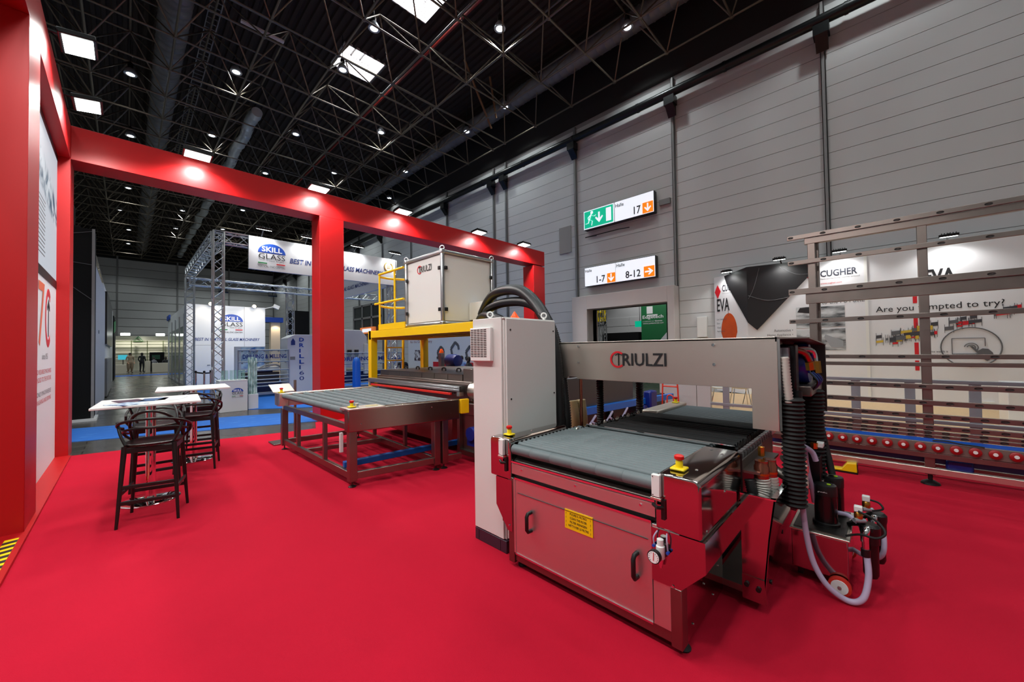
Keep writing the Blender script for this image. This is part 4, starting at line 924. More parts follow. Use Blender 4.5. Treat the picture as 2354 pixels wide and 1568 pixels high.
# wing plates (front flanges) and the stepped right side
P_(MB().prism([(1.955, 0.64), (2.12, 0.64), (2.12, 0.43), (2.0, 0.27), (1.955, 0.27)], 'x', X0-0.004, X0+0.05), 'wing_plate', polish, smooth=False)
P_(MB().prism([(0.91, 0.64), (0.64, 0.64), (0.64, 0.49), (0.762, 0.362), (0.91, 0.362)], 'x', X0-0.004, X0+0.008), 'wing_plate', polish, smooth=False)
P_(MB().prism([(0.80, 0.065), (0.76, 0.065), (0.76, 0.36), (0.64, 0.49), (0.64, 0.64), (0.80, 0.64)], 'x', X0+0.008, 2.64), 'side_body', polish, smooth=False)
for x, z in ((2.12, 0.12), (2.45, 0.12), (2.3, 0.25), (2.55, 0.25)): P_(MB().lathe([(0.007, -0.004), (0.004, 0.003)], (x, 0.758, z), 'y', 8), 'screw', chrome)
P_(MB().lathe([(0.007, -0.005), (0.006, 0.002)], (X0-0.004, 0.80, 0.37), 'x', 8), 'screw', chrome); P_(MB().lathe([(0.007, -0.005), (0.006, 0.002)], (X0-0.006, 1.985, 0.31), 'x', 8), 'screw', chrome)
for x, y in ((2.06, 0.79), (2.05, 1.93), (2.6, 0.85), (4.4, 0.9), (4.4, 1.9)):
    q = MB().cyl((x, y, 0.03), (x, y, 0.14), 0.012, 10); q.lathe([(0.036, 0.012), (0.038, 0.02), (0.02, 0.038), (0.012, 0.045)], (x, y, 0), 'z', 18); P_(q, 'levelling_foot', black_rubber)
# covers over the drive sides, rounded at the top edges
def cover(x0, x1, y0, y1, z0, z1, nm, r=0.035):
    n = 5
    prof = [(y0, z0)]+[(y0+r-r*math.cos(PI/2*i/n), z1-r+r*math.sin(PI/2*i/n)) for i in range(n+1)]+[(y1-r+r*math.sin(PI/2*i/n), z1-r+r*math.cos(PI/2*i/n)) for i in range(n+1)]+[(y1, z0)]
    return P_(MB().prism(prof, 'x', x0, x1), nm, polish, bevel=0.012, segs=3)
cover(X0-0.005, 2.70, 0.655, 0.885, 0.64, 0.935, 'side_cover')
cover(X0-0.005, 2.06, 1.965, 2.18, 0.64, 0.935, 'side_cover', 0.03)
cover(2.0, 2.66, 1.965, 2.105, 0.855, 0.935, 'side_cover', 0.025)
P_(box(2.0, 2.66, 1.968, 2.09, 0.3, 0.86), 'left_side_plate', steel_dull, smooth=False)
P_(box(2.70, 2.706, 0.65, 0.885, 0.62, 0.92), 'cover_edge', black_plastic, smooth=False)
for p in ((2.55, 0.72, 0.936), (2.14, 0.73, 0.936), (2.62, 0.80, 0.936), (2.3, 2.05, 0.936)): P_(MB().lathe([(0.009, -0.002), (0.007, 0.003), (0.003, 0.004)], p, 'z', 10), 'screw', chrome)
P_(MB().lathe([(0.009, -0.004), (0.008, 0.002)], (2.36, 0.654, 0.78), 'y', 10), 'screw', chrome); P_(MB().lathe([(0.007, -0.004), (0.006, 0.002)], (2.05, 0.654, 0.665), 'y', 10), 'screw', chrome)
estop(2.085, 0.80, 0.936, 'emergency stop on the polished cover at the machine front right', 1.05)
estop(2.065, 2.07, 0.936, 'emergency stop on the steel cover beside the white cabinet', 0.95)
# glass sensors clipped at both ends of the front roller
for y, nm in ((2.035, 'left'), (0.868, 'right')):
    sn = thing('edge_sensor', (X0-0.03, y, 0.80), 'white sensor block with black clip at the %s end of the front roller' % nm, 'sensor')
    box(X0-0.035, X0-0.008, y-0.022, y+0.022, 0.815, 0.93).build('sensor_body', white_plastic, sn, 0.003)
    box(X0-0.036, X0-0.02, y-0.028, y+0.028, 0.798, 0.812).build('bracket', steel, sn, 0.002)
    MB().bar((X0-0.012, y-0.03, 0.80), (X0-0.012, y-0.03, 0.70), 0.02, 0.012).tube([(X0-0.02, y+0.02, 0.77), (X0-0.04, y-0.01, 0.765), (X0-0.012, y-0.03, 0.76)], 0.01, 8).build('clip', black_plastic, sn)
    for z in (0.825, 0.92): MB().lathe([(0.003, -0.002), (0.003, 0.001)], (X0-0.035, y+0.014, z), 'x', 6).build('screw', steel_dark, sn)
# roller bed: front grey rollers, black brush rows, rear dark rollers
def roller(x, y0, y1, z, r, mt, rings=0, n=12, nm='roller'):
    Pp = [(x, y0-0.02, z), (x, y0, z), (x, y0, z)]; R = [r*0.35, r*0.35, r]
    for k in range(1, rings):
        y = y0+(y1-y0)*k/rings; Pp += [(x, y-0.004, z), (x, y, z), (x, y+0.004, z)]; R += [r, r*0.93, r]
    Pp += [(x, y1, z), (x, y1, z), (x, y1+0.02, z)]; R += [r, r*0.35, r*0.35]
    return P_(MB().tube([V(p)+V((0, 1e-5*i, 0)) for i, p in enumerate(Pp)], R, n, ), nm, mt, angle=50)
roller(2.0, 0.9, 1.955, 0.862, 0.036, roller_grey, 6, 16)
for k in range(17): roller(2.058+0.0475*k, 0.895, 1.955, 0.885, 0.0215, roller_grey, 6)
for k in range(16):
    P_(box(2.045+0.0475*k, 2.06+0.0475*k, 1.955, 1.968, 0.86, 0.905), 'comb_tooth', black_plastic, smooth=False)
P_(MB().bar((2.868, 0.73, 0.905), (2.868, 1.90, 0.905), 0.02, 0.03), 'water_knife', chrome, smooth=False)
P_(MB().bar((2.93, 0.80, 0.90), (2.93, 1.86, 0.90), 0.012, 0.014), 'spray_pipe', steel, smooth=False)
for k in range(14):
    r = 0.036; x = 2.99+0.068*k
    roller(x, 0.76, 1.83, 0.875, 0.034 if k not in (4, 9) else 0.02, brush_black, 0, 14, 'brush_roller')
for k in range(15): roller(3.95+0.048*k, 0.80, 1.68, 0.88, 0.0215, roller_dark, 0, 10)
P_(box(2.85, 3.95, 0.72, 1.90, 0.76, 0.83), 'bed_tray', steel_dark, smooth=False)
for k in range(22): P_(MB().bar((2.98+0.045*k, 0.735, 0.82), (2.98+0.045*k, 0.735, 0.915), 0.006), 'brush_pin', steel_dark, smooth=False)
# guide rails with clips on both sides of the bed
rl = P_(MB().bar((2.78, 0.69, 0.875), (3.75, 0.69, 0.875), 0.012, 0.05), 'guide_rail', steel_dull, smooth=False)
for k in range(13):
    x = 2.80+0.072*k; q = MB().box(x, x+0.05, 0.675, 0.70, 0.893, 0.907); q.bar((x+0.01, 0.673, 0.893), (x+0.01, 0.673, 0.862), 0.008).bar((x+0.035, 0.673, 0.893), (x+0.03, 0.673, 0.862), 0.008); q.build('rail_clip', alu, rl, smooth=False)
rl2 = P_(MB().bar((2.66, 1.90, 0.875), (4.1, 1.90, 0.875), 0.012, 0.04), 'guide_rail', steel_dull, smooth=False)
for k in range(19):
    x = 2.68+0.075*k; q = MB().tube(arc((x+0.025, 1.885, 0.895), 0.02, 0, PI, 6, (1, 0, 0), (0, 0, 1)), 0.006, 5).box(x, x+0.05, 1.88, 1.91, 0.872, 0.892); q.build('rail_clip', black_metal if k % 3 else steel, rl2, smooth=False)
P_(MB().lathe([(0.022, 2.68), (0.022, 2.76)], (0, 1.915, 0.88), 'x', 10), 'green_valve', ink_green); P_(MB().lathe([(0.02, 2.84), (0.02, 2.9)], (0, 1.915, 0.885), 'x', 10), 'brass_fitting', brass)
# rear cover with teeth and its stop button
P_(box(3.86, 4.68, 1.69, 1.86, 0.86, 0.93), 'rear_cover', steel, bevel=0.012)
for k in range(14): P_(box(3.89+0.055*k, 3.92+0.055*k, 1.678, 1.692, 0.858, 0.885), 'comb_tooth', black_plastic, smooth=False)
estop(4.55, 1.77, 0.93, 'emergency stop on the rear cover under the steel bridge', 0.95)
P_(box(3.9, 4.7, 0.72, 0.80, 0.80, 0.93), 'rear_side_cover', steel, bevel=0.012)
# steel bridge (gantry)
XB = 2.965
br = P_(MB().prism([(0.495, 1.036), (0.645, 1.036), (0.645, 1.306), (2.06, 1.306), (2.06, 1.325), (2.165, 1.325), (2.165, 1.31), (2.238, 1.31), (2.238, 1.05), (2.26, 1.05), (2.26, 1.652), (0.495, 1.652)], 'x', XB, XB+0.02), 'bridge_front', steel, bevel=0.002)
P_(box(XB, 3.93, 0.495, 0.505, 1.62, 1.652), 'bridge_edge', polish, smooth=False)
P_(box(XB+0.005, XB+0.09, 0.48, 0.497, 1.04, 1.648), 'bridge_side', polish, smooth=False)
P_(MB().prism([(XB, 1.645), (3.95, 1.60), (3.95, 1.592), (XB, 1.637)], 'y', 0.33, 2.26), 'bridge_roof', steel_dull, smooth=False)
P_(MB().prism([(0.335, 1.06), (0.42, 1.06), (0.42, 1.40), (2.26, 1.40), (2.26, 1.60), (0.335, 1.60)], 'x', 3.93, 3.95), 'bridge_back', steel_dark, smooth=False)
P_(box(3.0, 3.93, 2.24, 2.26, 1.3, 1.62), 'bridge_left_side', steel_dark, smooth=False)
P_(box(3.05, 3.85, 0.55, 2.2, 1.40, 1.58), 'brush_box', steel_dark, smooth=False)
P_(box(XB+0.1, XB+0.18, 0.45, 0.49, 1.0, 1.58), 'guide_plate', alu_grey, bevel=0.003)
for y, z in ((2.038, 1.609), (2.041, 1.462), (0.876, 1.605), (0.873, 1.464)): MB().lathe([(0.011, -0.006), (0.009, 0.0), (0.003, 0.004)], (XB-0.002, y, z), 'x', 12).build('screw', chrome, br)
maker_logo(br, 1.715, 1.217, 1.44, 1.545, XB-0.004)
# dark brackets in the open right end of the bridge
P_(box(3.12, 3.24, 0.42, 0.5, 1.25, 1.6), 'bracket', black_metal, bevel=0.01)
P_(MB().lathe([(0.14, -0.05), (0.15, -0.03), (0.15, 0.04), (0.06, 0.06)], (3.52, 0.44, 1.46), 'y', 24), 'blue_flange', mat('blue_enamel', (12, 40, 150), 0.25), )
P_(MB().lathe([(0.05, 0.0), (0.05, 0.1)], (3.52, 0.5, 1.46), 'y', 14), 'motor_shaft', black_metal)
P_(box(3.28, 3.9, 0.36, 0.5, 1.24, 1.31), 'lower_bracket', steel_dull, bevel=0.006)
P_(MB().tube(spline([(3.02, 0.55, 1.56), (3.2, 0.47, 1.565), (3.3, 0.43, 1.555), (3.36, 0.40, 1.53), (3.40, 0.38, 1.47)], 5), 0.024, 10), 'elbow_pipe', copper)
P_(MB().tube(spline([(3.24, 0.45, 1.565), (3.42, 0.40, 1.565), (3.5, 0.37, 1.54), (3.52, 0.36, 1.47)], 5), 0.02, 10), 'elbow_pipe', chrome)
for p, q in (((3.395, 0.38, 1.475), (3.405, 0.375, 1.42)), ((3.52, 0.36, 1.475), (3.52, 0.355, 1.39)), ((3.19, 0.475, 1.565), (3.25, 0.45, 1.565))): P_(MB().cyl(p, q, 0.032, 8), 'pipe_union', brass)
for k in range(7): P_(MB().tube(spline([(3.34+0.04*k, 0.37, 1.40), (3.33+0.05*k, 0.33, 1.34), (3.38+0.035*k, 0.36, 1.28)], 4), 0.006, 5), 'cable', ink_blue if k % 2 else black_plastic)
P_(MB().lathe([(0.03, 0.0), (0.03, 0.07)], (3.12, 0.42, 1.22), 'z', 10), 'valve_block', black_metal)
def bellows(x, y, z0, z1, r, pleats, nm='bellows'):
    prof = []
    for i in range(pleats*2+1): prof.append((r if i % 2 else r*0.8, z0+(z1-z0)*i/(pleats*2)))
    return P_(MB().lathe(prof, (x, y, 0), 'z', 20), nm, black_rubber, angle=20)
bellows(3.05, 0.435, 0.55, 1.25, 0.068, 26); bellows(3.62, 0.395, 0.60, 1.26, 0.078, 24)
corr_hose([(3.0, 0.462, 1.52), (3.0, 0.455, 1.38), (3.01, 0.445, 1.22)], 0.024, hose_white, 'cable_wrap', None, None, n=10, ring=0.02, parent=mw, depth=0.12)
bellows(3.36, 2.06, 0.80, 1.31, 0.038, 22); bellows(4.0, 1.95, 0.80, 1.40, 0.042, 22)
P_(MB().cyl((2.98, 2.03, 0.80), (2.98, 2.03, 1.31), 0.014, 10), 'copper_rod', copper)
# open sump bay on the right, hoses dropping into it
P_(MB().prism([(0.645, 0.10), (0.53, 0.10), (0.498, 0.47), (0.467, 0.70), (0.645, 0.70)], 'x', 2.62, 2.628), 'sump_front', polish, smooth=False)
P_(MB().add([(2.62, 0.467, 0.70), (3.4, 0.467, 0.70), (3.4, 0.498, 0.47), (2.62, 0.498, 0.47), (2.62, 0.475, 0.70), (3.4, 0.475, 0.70), (3.4, 0.506, 0.47), (2.62, 0.506, 0.47)], [(0,1,2,3),(7,6,5,4),(0,4,5,1),(3,2,6,7),(0,3,7,4),(1,5,6,2)]), 'sump_side', polish, smooth=False)
P_(MB().add([(2.62, 0.498, 0.47), (3.4, 0.498, 0.47), (3.4, 0.535, 0.10), (2.62, 0.535, 0.10), (2.62, 0.506, 0.47), (3.4, 0.506, 0.47), (3.4, 0.543, 0.10), (2.62, 0.543, 0.10)], [(0,1,2,3),(7,6,5,4),(0,4,5,1),(3,2,6,7),(0,3,7,4),(1,5,6,2)]), 'sump_side', polish, smooth=False)
P_(box(2.63, 3.4, 0.54, 0.80, 0.10, 0.14), 'sump_floor', steel_dull, smooth=False)
P_(MB().box(2.615, 3.4, 0.462, 0.49, 0.698, 0.706), 'sump_rim', chrome, smooth=False); P_(box(2.612, 2.64, 0.465, 0.645, 0.698, 0.706), 'sump_rim', chrome, smooth=False)
P_(MB().prism([(0.645, 0.08), (0.52, 0.08), (0.53, 0.22), (0.645, 0.22)], 'x', 2.612, 2.62), 'sump_foot_plate', polish, smooth=False)
for y, z in ((0.62, 0.17), (0.56, 0.16)): P_(MB().lathe([(0.014, -0.012), (0.014, 0.0)], (2.612, y, z), 'x', 10), 'black_knob', black_plastic)
for x, z in ((2.70, 0.40), (2.75, 0.62), (2.69, 0.19), (3.05, 0.36)): P_(MB().lathe([(0.014, -0.014), (0.012, 0.0)], (x, 0.50 if z > 0.45 else 0.52, z), 'y', 10), 'black_knob', black_plastic)
P_(MB().box(2.72, 3.3, 0.56, 0.66, 0.80, 0.815).box(2.72, 3.3, 0.655, 0.665, 0.70, 0.87), 'manifold_shelf', steel_dull, smooth=False)
for x, y in ((2.79, 0.565), (2.86, 0.535)):
    P_(MB().lathe([(0.03, 0.76), (0.042, 0.77), (0.042, 0.84), (0.036, 0.85), (0.036, 0.875)], (x, y, 0), 'z', 16), 'pipe_socket', copper)
    P_(MB().lathe([(0.044, 0.79), (0.044, 0.802)], (x, y, 0), 'z', 16), 'clamp_ring', brass)
corr_hose([(2.79, 0.565, 0.77), (2.79, 0.56, 0.70), (2.77, 0.57, 0.63), (2.75, 0.58, 0.52), (2.75, 0.58, 0.40)], 0.042, hose_white, 'spiral_hose', None, None, n=12, ring=0.017, parent=mw, depth=0.09)
corr_hose([(2.86, 0.535, 0.77), (2.86, 0.53, 0.70), (2.85, 0.54, 0.62), (2.84, 0.55, 0.45)], 0.042, hose_white, 'spiral_hose', None, None, n=12, ring=0.017, parent=mw, depth=0.09)
corr_hose([(2.74, 0.62, 0.76), (2.73, 0.60, 0.66), (2.76, 0.585, 0.55)], 0.03, hose_black, 'spiral_hose', None, None, n=10, ring=0.014, parent=mw, depth=0.1)
P_(MB().lathe([(0.014, 0.875), (0.02, 0.88), (0.02, 0.935), (0.012, 0.94)], (2.90, 0.585, 0), 'z', 6), 'brass_valve', brass)
P_(MB().cyl((3.10, 0.40, 0.66), (3.10, 0.60, 0.78), 0.03, 12), 'steel_cylinder', steel)
# regulator with dial at the front right post
rg = thing('pressure_regulator', (X0-0.03, 0.855, 0.44), 'small pressure regulator with round white dial at the lower right of the machine front', 'gauge')
MB().lathe([(0.018, 0.50), (0.022, 0.505), (0.022, 0.565), (0.017, 0.57), (0.017, 0.60), (0.012, 0.603)], (X0-0.026, 0.852, 0), 'z', 14).build('regulator_body', white_plastic, rg)
MB().lathe([(0.008, 0.455), (0.012, 0.47), (0.018, 0.50)], (X0-0.026, 0.852, 0), 'z', 12).build('drain_bowl', chrome, rg)
MB().lathe([(0.034, -0.022), (0.034, 0.0), (0.01, 0.004)], (X0-0.052, 0.868, 0.52), 'x', 24).build('dial_case', black_plastic, rg)
dl = MB().lathe([(0.029, -0.002), (0.029, 0.0)], (X0-0.0745, 0.868, 0.52), 'x', 24).build('dial_face', ink_white, rg)
MB().bar((X0-0.078, 0.868, 0.505), (X0-0.078, 0.866, 0.545), 0.003).build('needle', ink_red, dl, smooth=False)
tk = MB()
for k in range(11):
    g = math.radians(225-27*k); tk.bar((X0-0.0775, 0.868-0.021*math.cos(g), 0.52+0.021*math.sin(g)), (X0-0.0775, 0.868-0.026*math.cos(g), 0.52+0.026*math.sin(g)), 0.0015)
tag(tk.build('scale_marks', ink_black, dl, smooth=False), None, None, kind='stuff')
for y, z in ((0.888, 0.555), (0.815, 0.54)): MB().cyl((X0-0.03, y, z), (X0-0.012, y, z), 0.008, 10).build('blue_fitting', ink_blue, rg)
for y in (0.886, 0.816): MB().tube(spline([(X0-0.02, y, 0.55), (X0-0.03, y, 0.60), (X0-0.015, y-0.005+0.3*(0.85-y), 0.635)], 4), 0.004, 6).build('air_tube', pvc, rg)

# ------------------------------------------------------------------ pump trolley on the right of the machine
tr2 = thing('pump_trolley', (3.4, 0.33, 0.012), 'low stainless tank trolley with two red wheels, carrying black pumps', 'trolley')
MB().prism([(3.18, 0.10), (3.72, 0.14), (3.72, 0.36), (3.18, 0.35)], 'y', 0.19, 0.48).build('tank', polish, tr2, 0.006)
box(3.17, 3.73, 0.18, 0.49, 0.35, 0.362).build('tank_rim', steel, tr2, 0.003); box(3.2, 3.7, 0.2, 0.47, 0.362, 0.37).build('tank_lid', steel_dark, tr2, smooth=False)
for x in (3.155, 3.745):
    wq = MB().lathe([(0.045, -0.016), (0.058, -0.013), (0.058, 0.013), (0.045, 0.016)], (x, 0.235, 0.071), 'x', 24).build('wheel', mat('wheel_red', (196, 40, 26), 0.5), tr2)
    MB().lathe([(0.042, -0.019), (0.044, -0.015), (0.044, 0.015), (0.042, 0.019)], (x, 0.235, 0.071), 'x', 24).build('hub', white_plastic, wq)
    MB().lathe([(0.01, -0.024), (0.01, 0.024)], (x, 0.235, 0.071), 'x', 10).build('axle_nut', steel, wq)
MB().cyl((3.15, 0.235, 0.071), (3.75, 0.235, 0.071), 0.01, 8).build('axle', steel_dark, tr2)
for x in (3.3, 3.62): MB().bar((x, 0.235, 0.065), (x, 0.235, 0.14), 0.03).build('axle_bracket', steel_dark, tr2, smooth=False); MB().bar((x, 0.45, 0.012), (x, 0.45, 0.14), 0.03).build('leg', steel_dark, tr2, smooth=False)
for x in (3.3, 3.55): box(x, x+0.035, 0.176, 0.186, 0.33, 0.375).build('hasp', steel, tr2, 0.002)
def pump(x, y, z0, label):
    t = thing('circulation_pump', (x, y, z0), label, 'pump', 'black pumps on the trolley')
    prof = lambda s, z: [(x+0.058*s*math.cos(2*PI*i/24)*(1 if True else 0), y+0.062*s*math.sin(2*PI*i/24), z) for i in range(24)]
    def stack(lst, nm, mt):
        vs = []; fs = []
        for s, z in lst: vs += prof(s, z)
        for i in range(len(lst)-1):
            for j in range(24): fs.append((i*24+j, i*24+(j+1) % 24, (i+1)*24+(j+1) % 24, (i+1)*24+j))
        fs.append(tuple(range(24))); fs.append(tuple((len(lst)-1)*24+j for j in range(24)))
        MB().add(vs, fs).build(nm, mt, t)
    stack([(1.2, z0), (1.2, z0+0.018), (1.05, z0+0.022)], 'base', black_plastic)
    stack([(1.0, z0+0.022), (1.0, z0+0.20)], 'motor_body', mat('pump_black', (12, 12, 13), 0.25))
    stack([(1.03, z0+0.20), (1.03, z0+0.255), (0.97, z0+0.268), (0.3, z0+0.272)], 'cap', black_plastic)
    MB().lathe([(0.012, 0.272), (0.012, 0.276)], (x-0.01, y-0.02, z0), 'z', 10).build('green_dot', mat('green_dot', (160, 200, 20), 0.5), t)
    text('grundfos', (x-0.0605, y+0.035, z0+0.222), NY, 0.05, 0.011, ink_white, t, depth=0.001)
pump(3.36, 0.31, 0.37, 'nearer of the two black pumps standing on the trolley tank'); pump(3.60, 0.29, 0.37, 'farther of the two black pumps standing on the trolley tank')
def filt(x, y, label):
    t = thing('water_filter', (x, y, 0.012), label, 'filter', 'black water filters')
    MB().lathe([(0.03, 0.14), (0.038, 0.16), (0.04, 0.40)], (x, y, 0), 'z', 20).build('filter_bowl', black_plastic, t)
    MB().lathe([(0.046, 0.35), (0.046, 0.40), (0.05, 0.42), (0.05, 0.455), (0.035, 0.47)], (x, y, 0), 'z', 20).build('filter_head', black_plastic, t)
    MB().box(x-0.055, x+0.055, y-0.02, y+0.02, 0.43, 0.462).build('bracket', black_plastic, t, 0.004)
    MB().tube(spline([(x-0.05, y+0.01, 0.45), (x-0.07, y+0.015, 0.44), (x-0.078, y+0.02, 0.40), (x-0.078, y+0.02, 0.33)], 4), 0.018, 10).build('elbow', chrome, t)
    MB().cyl((x-0.078, y+0.02, 0.29), (x-0.078, y+0.02, 0.335), 0.023, 12).build('coupling', black_plastic, t)
    MB().cyl((x-0.06, y+0.07, 0.49), (x-0.02, y+0.02, 0.485), 0.014, 10).build('inlet_pipe', alu_grey, t)
    MB().lathe([(0.02, 0.49), (0.022, 0.5), (0.022, 0.53), (0.014, 0.54)], (x-0.03, y+0.05, 0), 'z', 10).build('brass_valve', brass, t)
    box(x-0.05, x-0.01, y+0.03, y+0.07, 0.54, 0.575).build('solenoid_plug', white_plastic, t, 0.004)
    MB().bar((x+0.02, y+0.03, 0.45), (3.45, 0.2, 0.37), 0.02).build('carrier_arm', steel_dark, t, smooth=False)
filt(3.27, 0.09, 'nearer black cylindrical water filter at the trolley front'); filt(3.52, 0.06, 'farther black cylindrical water filter behind the first one')
def hose(pts, r, mt, label, n=10): return tag(MB().tube(spline(pts, 8), r, n).build('hose', mt, angle=80), label, 'hose')
hose([(3.10, 0.41, 0.72), (3.10, 0.405, 0.56), (3.09, 0.386, 0.36), (3.08, 0.352, 0.20), (3.07, 0.285, 0.09), (3.08, 0.19, 0.036), (3.10, 0.125, 0.07), (3.15, 0.10, 0.18), (3.19, 0.105, 0.29)], 0.017, pvc, 'clear plastic hose looping down to the carpet in front of the trolley')
hose([(3.24, 0.47, 0.90), (3.27, 0.42, 0.90), (3.30, 0.37, 0.86), (3.31, 0.35, 0.80)], 0.017, pvc, 'short clear hose at the top of the hose bunch behind the bellows')
hose([(3.24, 0.47, 0.88), (3.29, 0.43, 0.80), (3.31, 0.40, 0.72), (3.30, 0.405, 0.66)], 0.016, pvc, 'clear hose running slantwise down behind the bellows')
hose([(3.31, 0.41, 0.88), (3.32, 0.405, 0.78), (3.32, 0.395, 0.70), (3.34, 0.38, 0.60), (3.36, 0.37, 0.5)], 0.016, pvc, 'clear hose dropping between the two bellows to the pumps')
hose([(3.42, 0.27, 0.44), (3.38, 0.2, 0.455), (3.35, 0.15, 0.43), (3.34, 0.12, 0.39)], 0.014, pvc, 'clear hose bending from the near pump to the filter')
hose([(3.56, 0.05, 0.40), (3.5, 0.03, 0.32), (3.46, 0.04, 0.22), (3.5, 0.10, 0.16), (3.6, 0.2, 0.15)], 0.015, pvc, 'clear hose hanging behind the farther filter')
hose([(3.21, 0.14, 0.55), (3.2, 0.06, 0.52), (3.16, 0.02, 0.47), (3.15, 0.06, 0.43), (3.18, 0.13, 0.42), (3.22, 0.2, 0.375)], 0.007, black_rubber, 'black cable looped around the nearer filter head')
hose([(3.48, 0.10, 0.555), (3.47, 0.05, 0.55), (3.45, 0.03, 0.52), (3.46, 0.08, 0.49)], 0.006, black_rubber, 'short black cable at the farther filter valve')
hose([(3.64, 0.40, 1.25), (3.66, 0.37, 1.1), (3.66, 0.34, 0.9), (3.63, 0.31, 0.75), (3.60, 0.29, 0.65)], 0.022, black_rubber, 'thick black cable sleeve running from the bridge down to the farther pump')
vm = thing('valve_manifold', (3.2, 0.44, 0.55), 'cluster of grey valves and pipe joints between machine and trolley', 'valves')
for k in range(4): box(3.14+0.06*k, 3.18+0.06*k, 0.40, 0.44, 0.55, 0.64).build('valve_body', mat('valve_grey', (120, 124, 130), 0.4), vm, 0.005)
for x, y in ((3.12, 0.425), (3.26, 0.405)): MB().lathe([(0.02, 0.62), (0.02, 0.66), (0.016, 0.665), (0.016, 0.72), (0.022, 0.725), (0.022, 0.77), (0.015, 0.775), (0.015, 0.82)], (x, y, 0), 'z', 12).build('pipe_joint', steel, vm)
MB().tube(spline([(3.12, 0.425, 0.80), (3.12, 0.43, 0.84), (3.08, 0.46, 0.85), (3.04, 0.5, 0.85)], 4), 0.018, 10).build('elbow', steel, vm)
MB().lathe([(0.02, 0.86), (0.022, 0.9)], (3.42, 0.37, 0), 'z', 8).build('brass_valve', brass, vm); box(3.42, 3.5, 0.32, 0.36, 0.87, 0.9).build('plug', white_plastic, vm, 0.003)
box(3.44, 3.56, 0.34, 0.44, 0.60, 0.80).build('pump_block', black_metal, vm, 0.006); box(3.5, 3.6, 0.33, 0.42, 0.54, 0.62).build('steel_block', steel_dull, vm, 0.004)
MB().box(3.1, 3.6, 0.44, 0.47, 0.5, 0.9).build('mounting_plate', steel_dark, vm, smooth=False)

# ------------------------------------------------------------------ vertical glass rack on the right
rk = thing('vertical_glass_rack', (6.3, -1, 0.012), 'tall brown-grey steel rack of horizontal bars with red rollers at right', 'rack')
def R_(mb, n, mt, **k): return mb.build(n, mt, rk, **k)
XR = 6.27
for i, y in enumerate((0.65, -0.338, -1.95, -2.95)):
    R_(box(XR+0.034, XR+0.09, y-0.04, y+0.04, 0.12 if i else 0.30, 2.985), 'post', steel_dull, bevel=0.005)
    if i == 0: R_(box(XR+0.22, XR+0.28, y-0.06, y+0.02, 0.30, 3.0), 'rear_post', steel_dull, bevel=0.005)
    R_(MB().lathe([(0.02, 0.06), (0.02, 0.14)], (XR+0.06, y, 0), 'z', 10).lathe([(0.08, 0.012), (0.075, 0.03), (0.03, 0.06)], (XR+0.06, y, 0), 'z', 16), 'levelling_foot', black_metal)
slot0 = None
def rack_bar(z, h, y1, pitch, yo, beam=None, sh=0.010):
    global slot0
    R_(box(XR, XR+0.03, -3.2, y1, z-h/2, z+h/2), 'bar', steel_dull, bevel=0.003)
    if beam: R_(box(XR+0.028, XR+0.10, -3.2, 0.72 if z > 1.4 else y1, z-h/2-beam, z-h/2+0.03 if beam > 0.09 else z-h/2), 'beam', steel_dull, bevel=0.004)
    y = yo
    while y > -1.9:
        if slot0 is None:
            ring = [(XR-0.004, y+0.026*math.cos(2*PI*k/12), z+sh*math.sin(2*PI*k/12)) for k in range(12)]
            slot0 = (R_(MB().tube(ring, 0.004, 5, True).box(XR-0.006, XR, y-0.02, y+0.02, z-0.002, z+0.002), 'slot_wheel', black_plastic), V((XR, y, z)))
        else: share(slot0[0], 'slot_wheel', rk, (0, y-slot0[1].y, z-slot0[1].z))
        y -= pitch
rack_bar(3.03, 0.055, 0.9, 0.335, 0.86, 0.08); rack_bar(2.69, 0.055, 0.9, 0.335, 0.86); rack_bar(2.30, 0.075, 0.9, 0.335, 0.86, 0.13)
rack_bar(1.905, 0.055, 0.9, 0.335, 0.86); rack_bar(1.44, 0.05, 0.9, 0.335, 0.86); R_(box(XR+0.03, XR+0.09, -3.2, 0.9, 1.33, 1.375), 'beam', steel_dull, bevel=0.004)
for z, p in ((1.105, 0.2), (0.925, 0.2), (0.775, 0.131), (0.652, 0.131)): rack_bar(z, 0.055, 1.15, p, 1.1)
for z in (0.597, 0.556): rack_bar(z, 0.036, 1.15, 0.131, 0.98)
R_(box(XR+0.002, XR+0.01, -3.2, 1.15, 0.49, 0.533), 'blue_film_strip', blue_film, smooth=False)
R_(MB().prism([(XR-0.02, 0.375), (XR-0.02, 0.492), (XR+0.03, 0.50), (XR+0.03, 0.375)], 'y', -3.2, 1.15), 'roller_beam', mat('roller_beam_grey', (126, 116, 108), 0.4, 0.45, noise=0.05, nscale=5), bevel=0.003)
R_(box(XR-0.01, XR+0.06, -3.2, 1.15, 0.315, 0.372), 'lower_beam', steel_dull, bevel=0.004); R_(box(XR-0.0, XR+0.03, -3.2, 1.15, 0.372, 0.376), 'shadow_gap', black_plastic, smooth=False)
w0 = None
for k in range(19):
    y = 0.785-0.1312*k
    if w0 is None:
        w = R_(MB().lathe([(0.038, -0.028), (0.046, -0.022), (0.046, 0.0), (0.04, 0.004)], (XR-0.025, y, 0.440), 'x', 20), 'roller', mat('roller_red', (150, 14, 18), 0.45))
        h = MB().lathe([(0.016, -0.036), (0.018, -0.03), (0.018, 0.0)], (XR-0.025, y, 0.440), 'x', 12).build('hub', white_plastic, w); w0 = (w, h, y)
    else:
        w = share(w0[0], 'roller', rk, (0, y-w0[2], 0)); h = w0[1].copy(); COL.objects.link(h); h.parent = w
